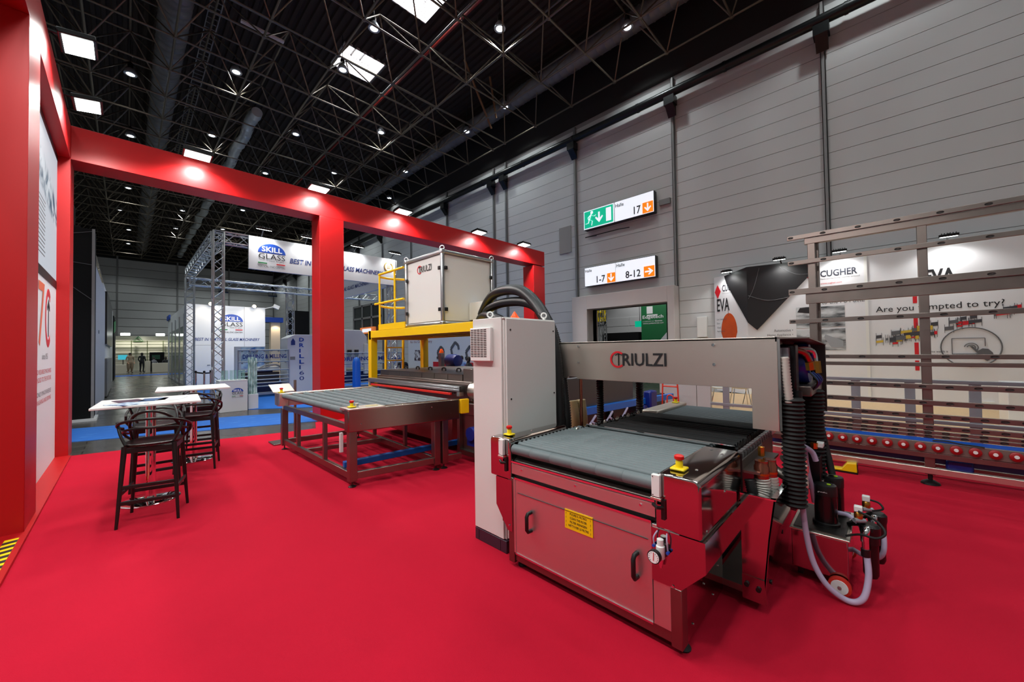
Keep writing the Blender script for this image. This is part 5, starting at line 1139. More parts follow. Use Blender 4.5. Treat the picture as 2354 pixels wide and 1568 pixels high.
R_(box(XR+0.12, XR+0.2, -3.2, 1.2, 0.235, 0.30), 'blue_beam', mat('blue_dark_paint', (8, 44, 104), 0.4), bevel=0.005)
R_(box(XR+0.02, XR+0.09, -3.2, 1.2, 0.13, 0.20), 'base_rail', steel, bevel=0.005); R_(box(XR+0.4, XR+0.46, -3.2, 1.2, 0.10, 0.17), 'base_rail', steel_dull, bevel=0.005)
R_(box(XR+0.08, XR+0.2, -0.66, -0.46, 0.17, 0.30), 'drive_motor', blue_motor, bevel=0.02)
R_(MB().tube(spline([(XR-0.03, -0.36, 0.515), (XR-0.04, -0.45, 0.525), (XR-0.04, -0.56, 0.51), (XR-0.04, -0.66, 0.505), (XR-0.04, -0.72, 0.50)], 5), 0.008, 6), 'cable', black_rubber)
pd = thing('foot_pedal', (6.25, 0.38, 0.012), 'yellow foot pedal housing lying on the carpet before the rack', 'foot pedal')
MB().prism([(0.52, 0.03), (0.52, 0.05), (0.41, 0.055), (0.36, 0.13), (0.27, 0.14), (0.265, 0.03)], 'x', 6.2, 6.32).build('housing', yellow, pd, 0.006)
box(6.19, 6.33, 0.26, 0.53, 0.012, 0.03).build('base', black_plastic, pd, smooth=False); box(6.21, 6.31, 0.262, 0.266, 0.035, 0.13).build('opening', black_plastic, pd, smooth=False)

# ------------------------------------------------------------------ stand with wooden floor behind the rack
tag(box(8.1, 13.3, -5, 4.6, 0.0, 0.1).build('wooden_platform', wood_floor, smooth=False), 'light oak floor platform of the white stand behind the rack', 'platform')
bw = thing('booth_wall', (13.35, 0.5, 0.1), 'white printed stand wall with machine line picture and black lettering behind the rack', 'booth wall')
XB2 = 13.3
box(XB2, XB2+0.08, -5, 0.27, 0.1, 3.88).build('wall_panel', poster_white, bw, smooth=False); box(XB2, XB2+0.08, 0.30, 2.95, 0.1, 3.88).build('wall_panel', poster_white, bw, smooth=False)
box(XB2-0.03, XB2+0.06, 0.255, 0.315, 0.1, 3.88).build('joint_profile', white_plastic, bw, smooth=False)
MB().prism([(XB2, 2.95), (XB2+0.55, 4.02), (XB2+0.63, 3.98), (XB2+0.08, 2.9)], 'z', 0.1, 3.88).build('wing_panel', poster_white, bw, smooth=False)
box(XB2-0.015, XB2, -5, 2.95, 0.1, 0.2).build('skirting', white_plastic, bw, smooth=False)
def bt(s_, yl, yr, z0, z1, mt_, **k): return text(s_, (XB2-0.004, yl, z0), NY, yl-yr, z1-z0, mt_, bw, **k)
bt('CUGHER', 1.19, 0.44, 3.42, 3.60, mat('ink_slate', (52, 56, 68), 0.5), off=0.025)
bt('Plants and machinery customer oriented', 1.19, 0.40, 3.34, 3.385, ink_grey); bt('www.cugher.com', 1.19, 0.75, 3.21, 3.27, ink_red)
bt('DRIVING', 1.175, 0.62, 2.83, 2.96, ink_grey); bt('to the FUTURE', 1.175, 0.32, 2.68, 2.81, ink_grey)
flat([(XB2-0.004, 1.52, 3.50), (XB2-0.004, 1.37, 3.33), (XB2-0.004, 1.22, 3.50), (XB2-0.004, 1.37, 3.67)], ink_red, bw, 'red_diamond')
bt('C', 1.42, 1.32, 3.43, 3.57, ink_white, off=0.02)
for i, (ya, yb2, za, zb_) in enumerate(((1.75, 1.24, 2.05, 2.64), (1.20, 0.71, 2.06, 2.62), (1.75, 1.24, 1.43, 2.0), (1.20, 0.71, 1.43, 2.01))):
    box(XB2-0.006, XB2, yb2, ya, za, zb_).build('photo_print', photo_grey, bw, smooth=False)
flat([(XB2-0.008, 1.66, 2.62), (XB2-0.008, 1.26, 2.62), (XB2-0.008, 1.26, 2.42), (XB2-0.008, 1.72, 2.50)], ink_black, bw, 'print'); flat([(XB2-0.008, 1.0, 1.5), (XB2-0.008, 0.76, 1.5), (XB2-0.008, 0.76, 1.68), (XB2-0.008, 1.12, 1.86), (XB2-0.008, 1.15, 1.78)], mat('ink_steel', (150, 154, 160), 0.5), bw, 'print')
for k, s_ in enumerate(('Automotive', 'Home Appliance', 'Solar Design', 'Display', 'Container')): bt(s_+' •', 2.45-0.0*k if k == 1 else 2.28, 1.83, 1.97-0.135*k, 2.05-0.135*k, ink_grey)
bt('EVA', -0.72, -1.22, 3.0, 3.32, ink_black, off=0.03)
bt('with', -0.62, -0.78, 2.90, 2.97, ink_grey); bt('your desired', -0.62, -1.18, 2.74, 2.85, ink_grey); bt('line always at hand', -1.22, -1.92, 2.74, 2.87, ink_black, off=0.012)
bt('Are you tempted to try?', 0.12, -1.89, 2.33, 2.52, ink_black)
for a, b in ((3.1, 2.55), (2.2, 1.75), (1.6, 1.30), (1.17, 0.93)): box(XB2-0.006, XB2, -0.60, -0.53, b, a).build('red_stripe', ink_red, bw, smooth=False)
for k, s_ in enumerate(('Come watch it', 'with our special', 'glasses')): bt(s_, -0.72, -1.06 if k < 2 else -0.9, 1.36-0.075*k, 1.405-0.075*k, ink_grey, off=0.012)
random.seed(11)
mc = [MB(), MB(), MB(), MB()]
for k in range(46):
    t = random.random(); y = 0.16-2.15*t+random.uniform(-0.05, 0.05); z = 1.62+0.62*t+random.uniform(-0.16, 0.12)*(1-0.5*t); q = random.choice((0, 0, 1, 1, 2, 3)); wy = random.uniform(0.04, 0.2); hz_ = random.uniform(0.02, 0.10)
    mc[q].add([(XB2-0.006-0.0004*k, y, z), (XB2-0.006-0.0004*k, y-wy, z+0.12*wy), (XB2-0.006-0.0004*k, y-wy, z+hz_+0.12*wy), (XB2-0.006-0.0004*k, y, z+hz_)], [(0, 1, 2, 3)])
    for e in (0, 1): mc[1].bar((XB2-0.006, y-wy*e, z-0.06), (XB2-0.006, y-wy*e, z+0.14), 0.006)
for q, mt_ in zip(mc, (ink_grey, mat('ink_dark', (60, 60, 66), 0.5), ink_red, mat('ink_amber', (200, 170, 60), 0.5))): tag(q.build('machine_line_print', mt_, bw, smooth=False), None, None, kind='stuff')
MB().tube([(XB2-0.02, -1.39+0.44*math.cos(2*PI*i/40), 1.48+0.44*math.sin(2*PI*i/40)) for i in range(40)], 0.012, 5, True).build('icon_ring', ink_grey, bw)

tb = MB()
for p, q in (((-1.12, 1.30), (-1.12, 1.68)), ((-1.12, 1.68), (-1.60, 1.68)), ((-1.60, 1.68), (-1.60, 1.50))): tb.bar((XB2-0.022, *p), (XB2-0.022, *q), 0.012, 0.014)
tb.bar((XB2-0.022, -1.12, 1.31), (XB2-0.022, -1.46, 1.31), 0.012, 0.045); tb.build('icon_tablet', ink_grey, bw, smooth=False)
MB().tube(arc((XB2-0.022, -1.40, 1.47), 0.10, -0.6, PI*0.95, 14, (0, -1, 0), (0, 0, 1)), 0.008, 5).tube(arc((XB2-0.022, -1.40, 1.47), 0.06, -0.6, PI*0.95, 12, (0, -1, 0), (0, 0, 1)), 0.008, 5).build('icon_waves', ink_grey, bw)
flat([(XB2-0.024, y, z) for y, z in ((-1.38, 1.50), (-1.42, 1.50), (-1.50, 1.40), (-1.56, 1.45), (-1.64, 1.44), (-1.70, 1.36), (-1.72, 1.26), (-1.62, 1.17), (-1.54, 1.24), (-1.46, 1.26), (-1.40, 1.30), (-1.44, 1.33), (-1.49, 1.34))], ink_grey, bw, 'icon_hand')
wdir = V((0.55, 1.07, 0)).normalized(); wn_ = V((-1.07, 0.55, 0)).normalized()
def wp(s, z): q = V((XB2, 2.95, 0))+wdir*s+wn_*0.006; return (q.x, q.y, z)
text('CUGHER', wp(0.88, 3.36), -wdir, 0.62, 0.22, MATS['ink_slate'], bw, off=0.02); text('Plants and machinery', wp(0.88, 3.27), -wdir, 0.5, 0.04, ink_grey, bw)
flat([wp(1.18, 3.38), wp(1.06, 3.15), wp(0.94, 3.38), wp(1.06, 3.61)], ink_red, bw, 'red_diamond'); text('C', wp(1.1, 3.29), -wdir, 0.1, 0.18, ink_white, bw, off=0.02)
text('EVA', wp(1.10, 2.72), -wdir, 0.48, 0.42, ink_black, bw, off=0.01)
for k, s_ in enumerate(('Line Configurator', 'Easy', 'Visual', 'Applications')): text(s_, wp(1.12, 2.42-0.13*k), -wdir, (0.4, 0.12, 0.15, 0.3)[k], 0.07, ink_grey, bw)
bowl = mat('orange_glass_print', (206, 84, 34), 0.3, noise=0.35, nscale=2.5)
flat([wp(0.66+r*math.cos(a), 2.02+0.62*math.sin(a)) for r, a in [(0.30*(1 if math.sin(2*PI*i/28) > -0.2 else 0.86), 2*PI*i/28) for i in range(28)]], bowl, bw, 'orange_shape_print')
flat([wp(0.68, 2.55), wp(0.67, 2.55), wp(0.67, 2.85), wp(0.68, 2.85)], ink_grey, bw, 'print')
MB().tube(spline([wp(1.15, 1.5), wp(0.9, 1.6), wp(0.5, 1.55), wp(0.3, 1.4)], 5), 0.006, 5).build('print', ink_grey, bw)
dk_ = thing('black_kite_panel', (13.2, 2.8, 2.0), 'large black kite-shaped folded graphic on the corner of the white stand wall', 'panel')
MB().add([(XB2-0.05, 2.93, 3.98), (XB2-0.05, 1.56, 3.94), (XB2-0.05, 1.24, 3.72), (XB2-0.05, 2.70, 2.05), (XB2-0.05, 2.93, 2.28),
          (XB2-0.0, 2.93, 3.98), (XB2-0.0, 1.56, 3.94), (XB2-0.0, 1.24, 3.72), (XB2-0.0, 2.70, 2.05), (XB2-0.0, 2.93, 2.28)], [(0,1,2,3,4), (9,8,7,6,5), (0,5,6,1), (1,6,7,2), (2,7,8,3), (3,8,9,4), (4,9,5,0)]).build('right_leaf', graphite, dk_, smooth=False)
q0, q1, q2, q3 = V((XB2-0.05, 2.93, 3.98)), V((*wp(0.80, 3.86)[:2], 3.86)), V((*wp(0.72, 3.6)[:2], 3.6)), V((XB2-0.05, 2.93, 2.28))
flat([q0, q3, q2, q1], graphite, dk_, 'left_leaf', 0.02)
for k, (a, b) in enumerate((((XB2-0.056, 2.9, 3.1), (XB2-0.056, 1.9, 2.95)), ((XB2-0.056, 2.6, 3.9), (XB2-0.056, 2.9, 3.0)), ((XB2-0.056, 1.3, 3.55), (XB2-0.056, 2.1, 3.85)))):
    MB().tube(spline([a, (a[0], (a[1]+b[1])/2, (a[2]+b[2])/2-0.12), b], 6), 0.006, 4).build('print_line', ink_grey, dk_)
for y, z, x, nm in ((3.5, 3.92, 13.35, 'first'), (2.05, 4.0, 12.95, 'second'), (0.76, 3.98, 12.95, 'third'), (-1.10, 3.96, 12.9, 'fourth')):
    flood((x, y, z), (x+0.25, y, 2.4), (0, 1, 0), nm+' display floodlight from the left on the white stand wall behind the rack', 'floodlights on the white stand wall', (0.30, 0.16), BOOTH_W, arm_to=(13.36, y, 3.9) if nm != 'first' else (13.6, 3.45, 3.9), angle=140)
pw = thing('white_partition', (8.2, 2.9, 0), 'low white partition panels behind the roller bed under the bridge', 'partition')
box(8.18, 8.26, 2.76, 3.52, 0, 1.42).build('partition_panel', portal_white, pw, 0.003); box(8.18, 8.26, 2.49, 2.75, 0, 1.42).build('partition_panel', portal_white, pw, 0.003)
bf = thing('aluminium_barrier', (8.3, 0.3, 0), 'low grey aluminium barrier frame on the wooden platform behind the rack', 'barrier')
for y in (2.2, 0.93, 0.335, -0.26, -0.875, -1.5, -2.4): box(8.12, 8.16, y-0.055, y+0.055, 0.1, 1.03).build('post', alu_grey, bf, 0.003)
for z in (1.035, 0.455): box(8.11, 8.17, -3.2, 2.48, z-0.025, z+0.025).build('rail', alu_grey, bf, 0.003)
tag(box(9.9, 10.6, -2.3, -1.40, 0.1, 0.92).build('white_counter', white_gloss, None, 0.01), 'white counter cube at the right edge behind the rack', 'counter')
tag(box(13.27, 13.3, -1.7, -1.42, 0.22, 0.28).build('socket_strip', white_plastic), 'small white socket strip low on the stand wall', 'socket')
def chair(loc, rz, label):
    t = thing('shell_chair', loc, label, 'chair', 'white chairs in the stand', rz)
    P = [(0.0, -0.20, 0.47), (0.0, 0.0, 0.44), (0.0, 0.16, 0.45), (0.0, 0.21, 0.52), (0.0, 0.24, 0.68), (0.0, 0.26, 0.82)]
    vs = []; fs = []; S_ = spline(P, 4)
    for p in S_:
        for i in range(7): u = (i-3)/3; vs.append((u*0.21, p.y, p.z+0.03*u*u))
    k = len(S_); n = len(vs); vs += [(a, b, c-0.012) for a, b, c in vs]
    for i in range(k-1):
        for j in range(6): a = i*7+j; fs.append((a, a+1, a+8, a+7)); fs.append((n+a, n+a+7, n+a+8, n+a+1))
    for i in range(k-1): fs += [(i*7, i*7+7, n+i*7+7, n+i*7), (i*7+6, n+i*7+6, n+i*7+13, i*7+13)]
    fs += [tuple([0]+[n]+[n+6]+[6])] if False else []
    MB().add(vs, fs).build('seat_shell', white_plastic, t, local=True, angle=60)
    for sx in (-1, 1):
        for sy in (-1, 1): MB().cyl((sx*0.14, sy*0.12, 0.44), (sx*0.2, sy*0.2, 0.0), 0.011, 8).build('leg', chrome, t, local=True)
    return t
ch0 = chair((10.4, 2.95, 0.1), 0.3, 'leftmost white shell chair seen under the steel bridge')
dup(ch0, (10.6, 2.55, 0.1), 2.0, 'middle white shell chair seen under the steel bridge'); dup(ch0, (10.9, 2.3, 0.1), 2.9, 'rightmost white shell chair seen under the steel bridge')
ht = thing('hand_truck', (7.2, 2.9, 0), 'red tubular hand truck standing behind the bridge', 'hand truck')
h = MB().tube(spline([(7.2, 3.06, 0.15), (7.2, 3.05, 0.6), (7.2, 3.02, 1.0), (7.2, 2.9, 1.08), (7.2, 2.78, 1.0), (7.2, 2.75, 0.6), (7.2, 2.74, 0.15)], 5), 0.015, 8)
h.build('frame', mat('hand_truck_red', (224, 60, 34), 0.4), ht)
MB().cyl((7.2, 3.04, 0.84), (7.2, 2.77, 0.84), 0.013, 8).tube(arc((7.2, 2.9, 0.62), 0.06, 0, PI, 8, (0, 1, 0), (0, 0, 1)), 0.013, 8).cyl((7.2, 2.96, 0.62), (7.2, 2.97, 0.2), 0.013, 8).cyl((7.2, 2.84, 0.62), (7.2, 2.83, 0.2), 0.013, 8).build('cross_bar', MATS['hand_truck_red'], ht)
for y in (2.68, 3.12): MB().lathe([(0.06, -0.02), (0.09, -0.018), (0.09, 0.018), (0.06, 0.02)], (7.25, y, 0.09), 'y', 16).build('wheel', black_rubber, ht)
MB().cyl((7.25, 2.68, 0.09), (7.25, 3.12, 0.09), 0.01, 8).build('axle', steel_dark, ht); box(7.0, 7.2, 2.74, 3.06, 0.02, 0.035).build('toe_plate', steel_dark, ht); MB().bar((7.2, 2.9, 0.03), (7.25, 2.9, 0.09), 0.03).build('bracket', steel_dark, ht)
# side of the washer line seen under the bridge
ms = thing('transfer_unit', (6, 3.3, 0.012), 'dark machine side with blue beam and motors seen under the steel bridge', 'machine')
MB().box(4.15, 6.35, 3.22, 3.28, 0.68, 1.15).build('side_panel', mat('grey_side_panel', (92, 92, 94), 0.4, 0.8), ms, 0.004)
MB().bar((4.45, 3.19, 0.66), (8.0, 3.19, 0.56), 0.08, 0.11).build('blue_beam', mat('blue_bright_paint', (20, 110, 210), 0.35), ms, 0.005)
box(6.7, 6.98, 3.05, 3.2, 0.3, 0.78).build('gear_motor', blue_motor, ms, 0.03); MB().cyl((6.6, 3.1, 0.45), (6.6, 3.25, 0.45), 0.09, 14).build('motor', blue_motor, ms)
box(4.3, 7.9, 3.3, 3.5, 0.012, 0.62).build('machine_base', steel_dark, ms, smooth=False)
for x in (4.9, 5.75): MB().lathe([(0.14, -0.04), (0.14, 0.04), (0.06, 0.06)], (x, 3.24, 0.45), 'y', 18).build('drum', steel_dark, ms)
for k in range(3): MB().tube(spline([(4.3+0.5*k, 3.1, 0.5), (4.5+0.5*k, 3.05, 0.42), (4.75+0.5*k, 3.1, 0.46), (5.0+0.5*k, 3.15, 0.56)], 5), 0.018, 8).build('hose', pvc, ms)
corr_hose([(3.85, 2.75, 0.95), (3.85, 2.72, 0.7), (3.87, 2.75, 0.4)], 0.06, hose_clear, 'ribbed_hose', 'ribbed yellowish hose hanging behind the cabinet, left end under the bridge', 'hose', ring=0.02, depth=0.06)
corr_hose([(3.98, 2.72, 0.95), (3.99, 2.70, 0.7), (4.0, 2.72, 0.4)], 0.06, hose_clear, 'ribbed_hose', 'second ribbed hose right beside the yellowish one under the bridge', 'hose', ring=0.02, depth=0.06)

# ------------------------------------------------------------------ neighbouring white stand with banner truss
ts = thing('truss_frame', (4.5, 13.6, 0), 'square aluminium truss frame carrying the white banner', 'truss')
truss(ts, (1.84, 13.62, 0), (1.84, 13.62, 5.1), 0.24, 0.024, alu); truss(ts, (1.84, 13.75, 4.95), (1.84, 20.5, 4.95), 0.3, 0.024, alu)
truss(ts, (1.98, 13.66, 4.95), (7.3, 13.66, 4.95), 0.3, 0.024, alu); truss(ts, (7.25, 13.66, 0), (7.25, 13.66, 5.1), 0.26, 0.024, alu)
truss(ts, (1.84, 20.6, 4.6), (10, 20.6, 4.6), 0.3, 0.024, alu); truss(ts, (1.84, 20.6, 0), (1.84, 20.6, 4.75), 0.28, 0.024, alu); truss(ts, (5.58, 20.6, 0), (5.58, 20.6, 4.5), 0.28, 0.024, alu)
bn = thing('overhead_banner', (4.9, 13.45, 4.1), 'long white overhead banner with blue lettering behind the red beam', 'banner')
box(2.54, 7.28, 13.42, 13.5, 4.10, 5.10).build('front_panel', white_panel, bn, 0.004); box(7.20, 7.28, 13.5, 20.4, 4.10, 5.10).build('side_panel', white_panel, bn, 0.004)
def glass_logo(parent, o, xd, wdt, full=True):
    """blue dome with white letters, black word below, green and red bars"""
    o = V(o); X = V(xd); Z = UPV; N = X.cross(Z)
    R = wdt/2; c = o+X*R+Z*(wdt*0.52)
    dome = [c+X*R*math.cos(a)+Z*R*0.78*math.sin(a)+N*0.004 for a in [PI*i/18 for i in range(19)]]
    flat(dome, ink_blue, parent, 'logo_dome', 0.003)
    k = 0.012
    text('SKILL', o+X*wdt*0.13+Z*wdt*0.56+N*k, xd, wdt*0.74, wdt*0.22, ink_white, parent, off=0.02)
    text('GLASS', o+X*wdt*0.02+Z*wdt*0.26+N*k, xd, wdt*0.96, wdt*0.22, ink_black, parent)
    text('made for glass', o+X*wdt*0.4+Z*wdt*0.15+N*k, xd, wdt*0.55, wdt*0.08, ink_grey, parent, shear=0.3)
    for a, b, mt_ in ((0.0, 0.32, ink_green), (0.66, 0.98, ink_red)):
        p = o+X*wdt*a+Z*wdt*0.06+N*k; flat([p, p+X*wdt*(b-a), p+X*wdt*(b-a)+Z*wdt*0.045, p+Z*wdt*0.045], mt_, parent, 'logo_bar', 0.003)
    text('VERTICAL CNC CENTERS', o+Z*wdt*(-0.09)+N*k, xd, wdt*0.98, wdt*0.08, ink_black, parent)
glass_logo(bn, (2.77, 13.419, 4.26), PX, 0.74)
text('BEST IN VERTICAL GLASS MACHINERY', (3.63, 13.416, 4.42), PX, 3.15, 0.16, ink_navy, bn, shear=0.22, off=0.015)
text('BEST IN VERTICAL GLASS MACHINERY', (7.196, 20.0, 4.42), NY, 4.6, 0.18, ink_navy, bn, shear=0.22, off=0.015)
wrth = MB(); 
for s in (-1, 1): wrth.tube([(7.0+s*0.16*math.sin(a), 13.412, 4.78-0.17*math.cos(a)) for a in [0.25+i*0.24 for i in range(11)]], 0.022, 5)
wrth.build('gold_wreath', ink_gold, bn); text('20', (6.93, 13.414, 4.72), PX, 0.14, 0.12, ink_gold, bn, off=0.02)
for x, nm in ((2.87, 'first'), (4.09, 'second'), (5.68, 'third'), (7.12, 'fourth')):
    flood((x, 13.15, 5.27), (x, 13.45, 4.4), (1, 0, 0), nm+' floodlight from the left above the white overhead banner', 'floodlights above the banner', (0.42, 0.24), BOOTH_W, arm_to=(x, 13.5, 5.1), angle=130)
rm = thing('white_room', (3.7, 26, 0), 'white stand cabin with blue dome logo and a closed door', 'cabin')
box(2.05, 5.35, 24.3, 26.5, 0, 4.04).build('front_wall', white_panel, rm, smooth=False); MB().box(2.05, 4, 26.5, 36, 0, 4.04).build('side_wall', white_panel, rm, smooth=False)
box(4.395, 4.405, 24.293, 24.3, 0, 4.04).build('wall_joint', ink_grey, rm, smooth=False)
dd = box(2.26, 3.0, 24.285, 24.3, 0.0, 2.0).build('cabin_door', white_panel, rm, smooth=False); box(2.25, 2.26, 24.283, 24.3, 0, 2.01).build('door_gap', ink_grey, rm, smooth=False); box(3.0, 3.01, 24.283, 24.3, 0, 2.01).build('door_gap', ink_grey, rm, smooth=False); box(2.25, 3.01, 24.283, 24.3, 2.0, 2.012).build('door_gap', ink_grey, rm, smooth=False)
MB().bar((2.84, 24.26, 1.0), (2.96, 24.26, 1.0), 0.02).build('door_handle', chrome, dd, smooth=False)
glass_logo(rm, (3.36, 24.296, 2.72), PX, 0.98); text('BEST IN VERTICAL GLASS MACHINERY', (2.36, 24.293, 2.22), PX, 2.74, 0.15, ink_navy, rm, shear=0.22, off=0.015)
for k in range(4):
    y = 25.2+2.4*k; g = box(2.02, 2.05, y, y+1.8, 0.2, 3.0).build('glass_pane', mat('dim_glass', (120, 150, 140), 0.08, alpha=0.8), rm, smooth=False); box(2.0, 2.06, y-0.12, y, 0, 3.6).build('frame_post', alu, rm, smooth=False)
box(1.98, 2.06, 34, 36, 3.9, 4.2).build('blue_header', ink_blue, rm, smooth=False)
for x, nm in ((2.95, 'left'), (4.78, 'right')):
    t = thing('spotlight', (x, 24.0, 4.0), nm+' warm spotlight on the top edge of the white cabin', 'spotlight', 'warm spotlights on the cabin')
    MB().lathe([(0.06, -0.1), (0.1, 0.0), (0.1, 0.02)], (x, 24.05, 4.06), 'y', 14).build('housing', white_plastic, t); MB().lathe([(0.085, -0.02), (0.02, -0.06)], (x, 23.97, 4.06), 'y', 14).build('lamp_face', led_warm, t); MB().bar((x, 24.05, 4.0), (x, 24.35, 4.04), 0.03).build('arm', white_plastic, t, smooth=False)
    spot('warm_light', (x, 23.85, 4.1), (x, 24.3, 2.8), 40, 130, 0.6, 0.08, (1, 0.85, 0.62))
for x, nm in ((3.0, 'left'), (4.9, 'right')):
    flood((x, 20.9, 4.35), (x, 24.3, 1.9), (1, 0, 0), nm+' added floodlight on the rear truss, brightening the white cabin', 'added floodlights on the rear truss', (0.36, 0.24), 260, arm_to=(x, 20.7, 4.5), angle=110)  # lamps added to this truss to brighten the cabin
hs = thing('projector_spot', (5.6, 24.2, 4.0), 'small white projector spot at the right corner of the white cabin', 'spotlight')
MB().bar((5.3, 24.25, 3.98), (5.75, 24.2, 4.15), 0.03).build('arm', white_plastic, hs, smooth=False); MB().obox((5.85, 24.15, 4.12), 0.3, 0.15, 0.2, Matrix.Rotation(0.4, 3, 'Y')).build('head', white_plastic, hs, 0.01)
# small white counter with glass samples
ct = thing('reception_counter', (2.06, 12.9, 0), 'white pedestal counter with blue dome logo beside the blue runner', 'counter')
box(1.74, 2.36, 12.62, 13.2, 0, 0.83).build('body', white_panel, ct, 0.006); box(1.73, 2.37, 12.61, 13.21, 0.83, 0.85).build('top', white_gloss, ct, 0.004)
glass_logo(ct, (2.0, 12.616, 0.40), PX, 0.26)
for k in range(6):
    x = 1.82+0.095*k
    tag(MB().obox((x, 12.75+0.05*(k % 2), 0.985), 0.008, 0.16, 0.27, Matrix.Rotation(0.25, 3, 'Z')).build('glass_sample', glass_green, smooth=False), 'upright green glass sample plate on the white counter, %s from the left' % ('first', 'second', 'third', 'fourth', 'fifth', 'sixth')[k], 'glass sample', 'glass samples on the counter')
tag(box(2.40, 2.64, 12.75, 13.05, 0.0, 0.42).build('small_pedestal', white_panel, None, 0.004), 'small white pedestal carrying the tall shattered glass block', 'pedestal')
gt = thing('glass_tower', (2.54, 12.9, 0.42), 'tall block of shattered greenish glass sheets on a small pedestal', 'glass block')
for k in range(5): box(2.435+0.04*k, 2.465+0.04*k, 12.83, 13.0, 0.42, (1.46, 1.40, 1.47, 1.36, 1.44)[k]).build('glass_sheet', crystal_glass, gt, smooth=False)
for k, (x, y, nm) in enumerate(((1.73, 17.5, 'left'), (1.92, 17.1, 'middle'), (2.15, 17.5, 'right'))):
    t = thing('queue_post', (x, y, 0), nm+' one of three chrome queue posts near the white cabin', 'queue post', 'queue posts')
    MB().cyl((x, y, 0.02), (x, y, 0.95), 0.03, 10).build('pole', chrome, t); MB().lathe([(0.16, 0), (0.16, 0.01), (0.04, 0.03)], (x, y, 0), 'z', 18).build('base', chrome, t); MB().lathe([(0.035, 0.9), (0.035, 0.97), (0.02, 0.98)], (x, y, 0), 'z', 10).build('cap', black_plastic, t)
tag(MB().bar((1.76, 17.46, 0.91), (1.90, 17.13, 0.89), 0.006, 0.05).bar((1.94, 17.13, 0.89), (2.12, 17.47, 0.88), 0.006, 0.05).build('queue_belt', black_rubber, smooth=False), 'black belt stretched between the chrome queue posts', 'belt')
# drilling machine and glass racks of that stand
def glass_rack(x0, x1, y, ztop, label, txt):
    t = thing('glass_rack', ((x0+x1)/2, y, 0), label, 'rack')
    for x in (x0, x1): box(x-0.02, x+0.02, y-0.02, y+0.02, 0, ztop).build('post', alu_grey, t, smooth=False)
    for z in (ztop, ztop-0.42, ztop-0.72, ztop-0.92, ztop-1.06, ztop-1.18, ztop-1.30):
        MB().cyl((x0, y-0.02, z), (x1, y-0.02, z), 0.022, 8).build('tube', alu_grey, t)
    cw = MB()
    for z in (ztop-0.04, ztop-0.46):
        for k in range(7): cw.box(x0+(x1-x0)*(k+0.5)/7-0.02, x0+(x1-x0)*(k+0.5)/7+0.02, y-0.05, y, z-0.02, z+0.02)
    tag(cw.build('pads', grey_post, t, smooth=False), None, None, kind='stuff')
    gp = box(x0+0.02, x1-0.02, y-0.005, y+0.005, ztop-0.42, ztop).build('glass_sheet', glass_clear, t, smooth=False)
    box(x0, x1, y-0.1, y+0.1, 0.08, 0.16).build('foot_beam', alu_grey, t, smooth=False)
    text(txt, (x0+0.12, y-0.03, ztop-0.31), PX, x1-x0-0.2, 0.16, ink_navy, t, off=0.03)
glass_rack(2.72, 4.28, 16.0, 1.68, 'aluminium glass rack with drilling and milling lettering left of the red pillar', 'DRILLING & MILLING')
glass_rack(5.7, 8.4, 15.0, 1.52, 'aluminium glass rack with lettering seen under the yellow platform', 'DRILLING & MILLING')
dm = thing('drilling_machine', (4.7, 16.2, 0), 'tall white drilling machine column with vertical blue lettering beside the red pillar', 'machine')
MB().prism([(4.24, 0), (5.3, 0), (5.3, 2.26), (4.5, 2.26), (4.24, 2.12)], 'y', 16.0, 16.9).build('column', white_panel, dm, 0.01)
for k, c in enumerate('DRILL160'): text(c, (4.64, 15.995, 1.99-0.212*k), PX, 0.17 if c not in 'I1' else 0.05, 0.15, ink_blue if k < 5 else ink_navy, dm, off=0.03 if k < 5 else 0.0)
flat([(4.36, 15.992, 1.86), (4.5, 15.992, 1.86), (4.5, 15.992, 2.0), (4.43, 15.992, 2.12), (4.36, 15.992, 2.0)], ink_navy, dm, 'logo_print')
box(4.33, 4.5, 15.992, 15.999, 1.3, 1.42).build('cover', grey_post, dm, smooth=False)
MB().prism([(6.2, 0.9), (7.4, 0.9), (7.4, 2.2), (7.15, 2.5), (6.4, 2.5), (6.2, 2.3)], 'y', 16.2, 17.2).build('housing', white_panel, dm, 0.02); box(5.3, 8.2, 16.3, 17.0, 0.2, 0.75).build('base', mat('navy_base', (18, 34, 80), 0.5), dm, smooth=False)
for x in (6.3, 7.25): box(x, x+0.16, 16.1, 16.25, 0.6, 1.9).build('guide_column', white_plastic, dm, 0.01)
for x in (6.6, 6.9): MB().lathe([(0.06, 0.0), (0.09, 0.1), (0.09, 0.3)], (x, 16.1, 1.35), 'z', 12).build('spindle', steel_dark, dm)
tag(MB().lathe([(0.15, 0.0), (0.15, 1.15), (0.11, 1.3), (0.03, 1.36)], (6.25, 14.6, 0), 'z', 20).build('gas_cylinder', blue_tank), 'bright blue gas cylinder between the red pillar and the yellow post', 'cylinder')
bb = thing('milling_machine', (3.6, 16.8, 0), 'dark blue low milling machine behind the glass rack', 'machine')
box(2.9, 4.15, 16.4, 17.4, 0.05, 0.45).build('base', MATS['navy_base'], bb, 0.02); box(3.0, 4.1, 16.5, 17.2, 0.45, 0.85).build('body', steel_dark, bb, 0.01); box(3.3, 4.1, 16.45, 16.7, 0.9, 1.06).build('cover', white_plastic, bb, 0.02); box(3.4, 3.9, 16.6, 16.9, 0.85, 0.9).build('bridge', blue_motor, bb, 0.01)
for k in range(2): MB().tube(spline([(3.4, 16.4, 1.0), (3.6, 16.3, 1.12-0.08*k), (3.9, 16.3, 1.14), (4.1, 16.4, 1.05)], 5), 0.03, 8).build('hose', hose_white, bb)
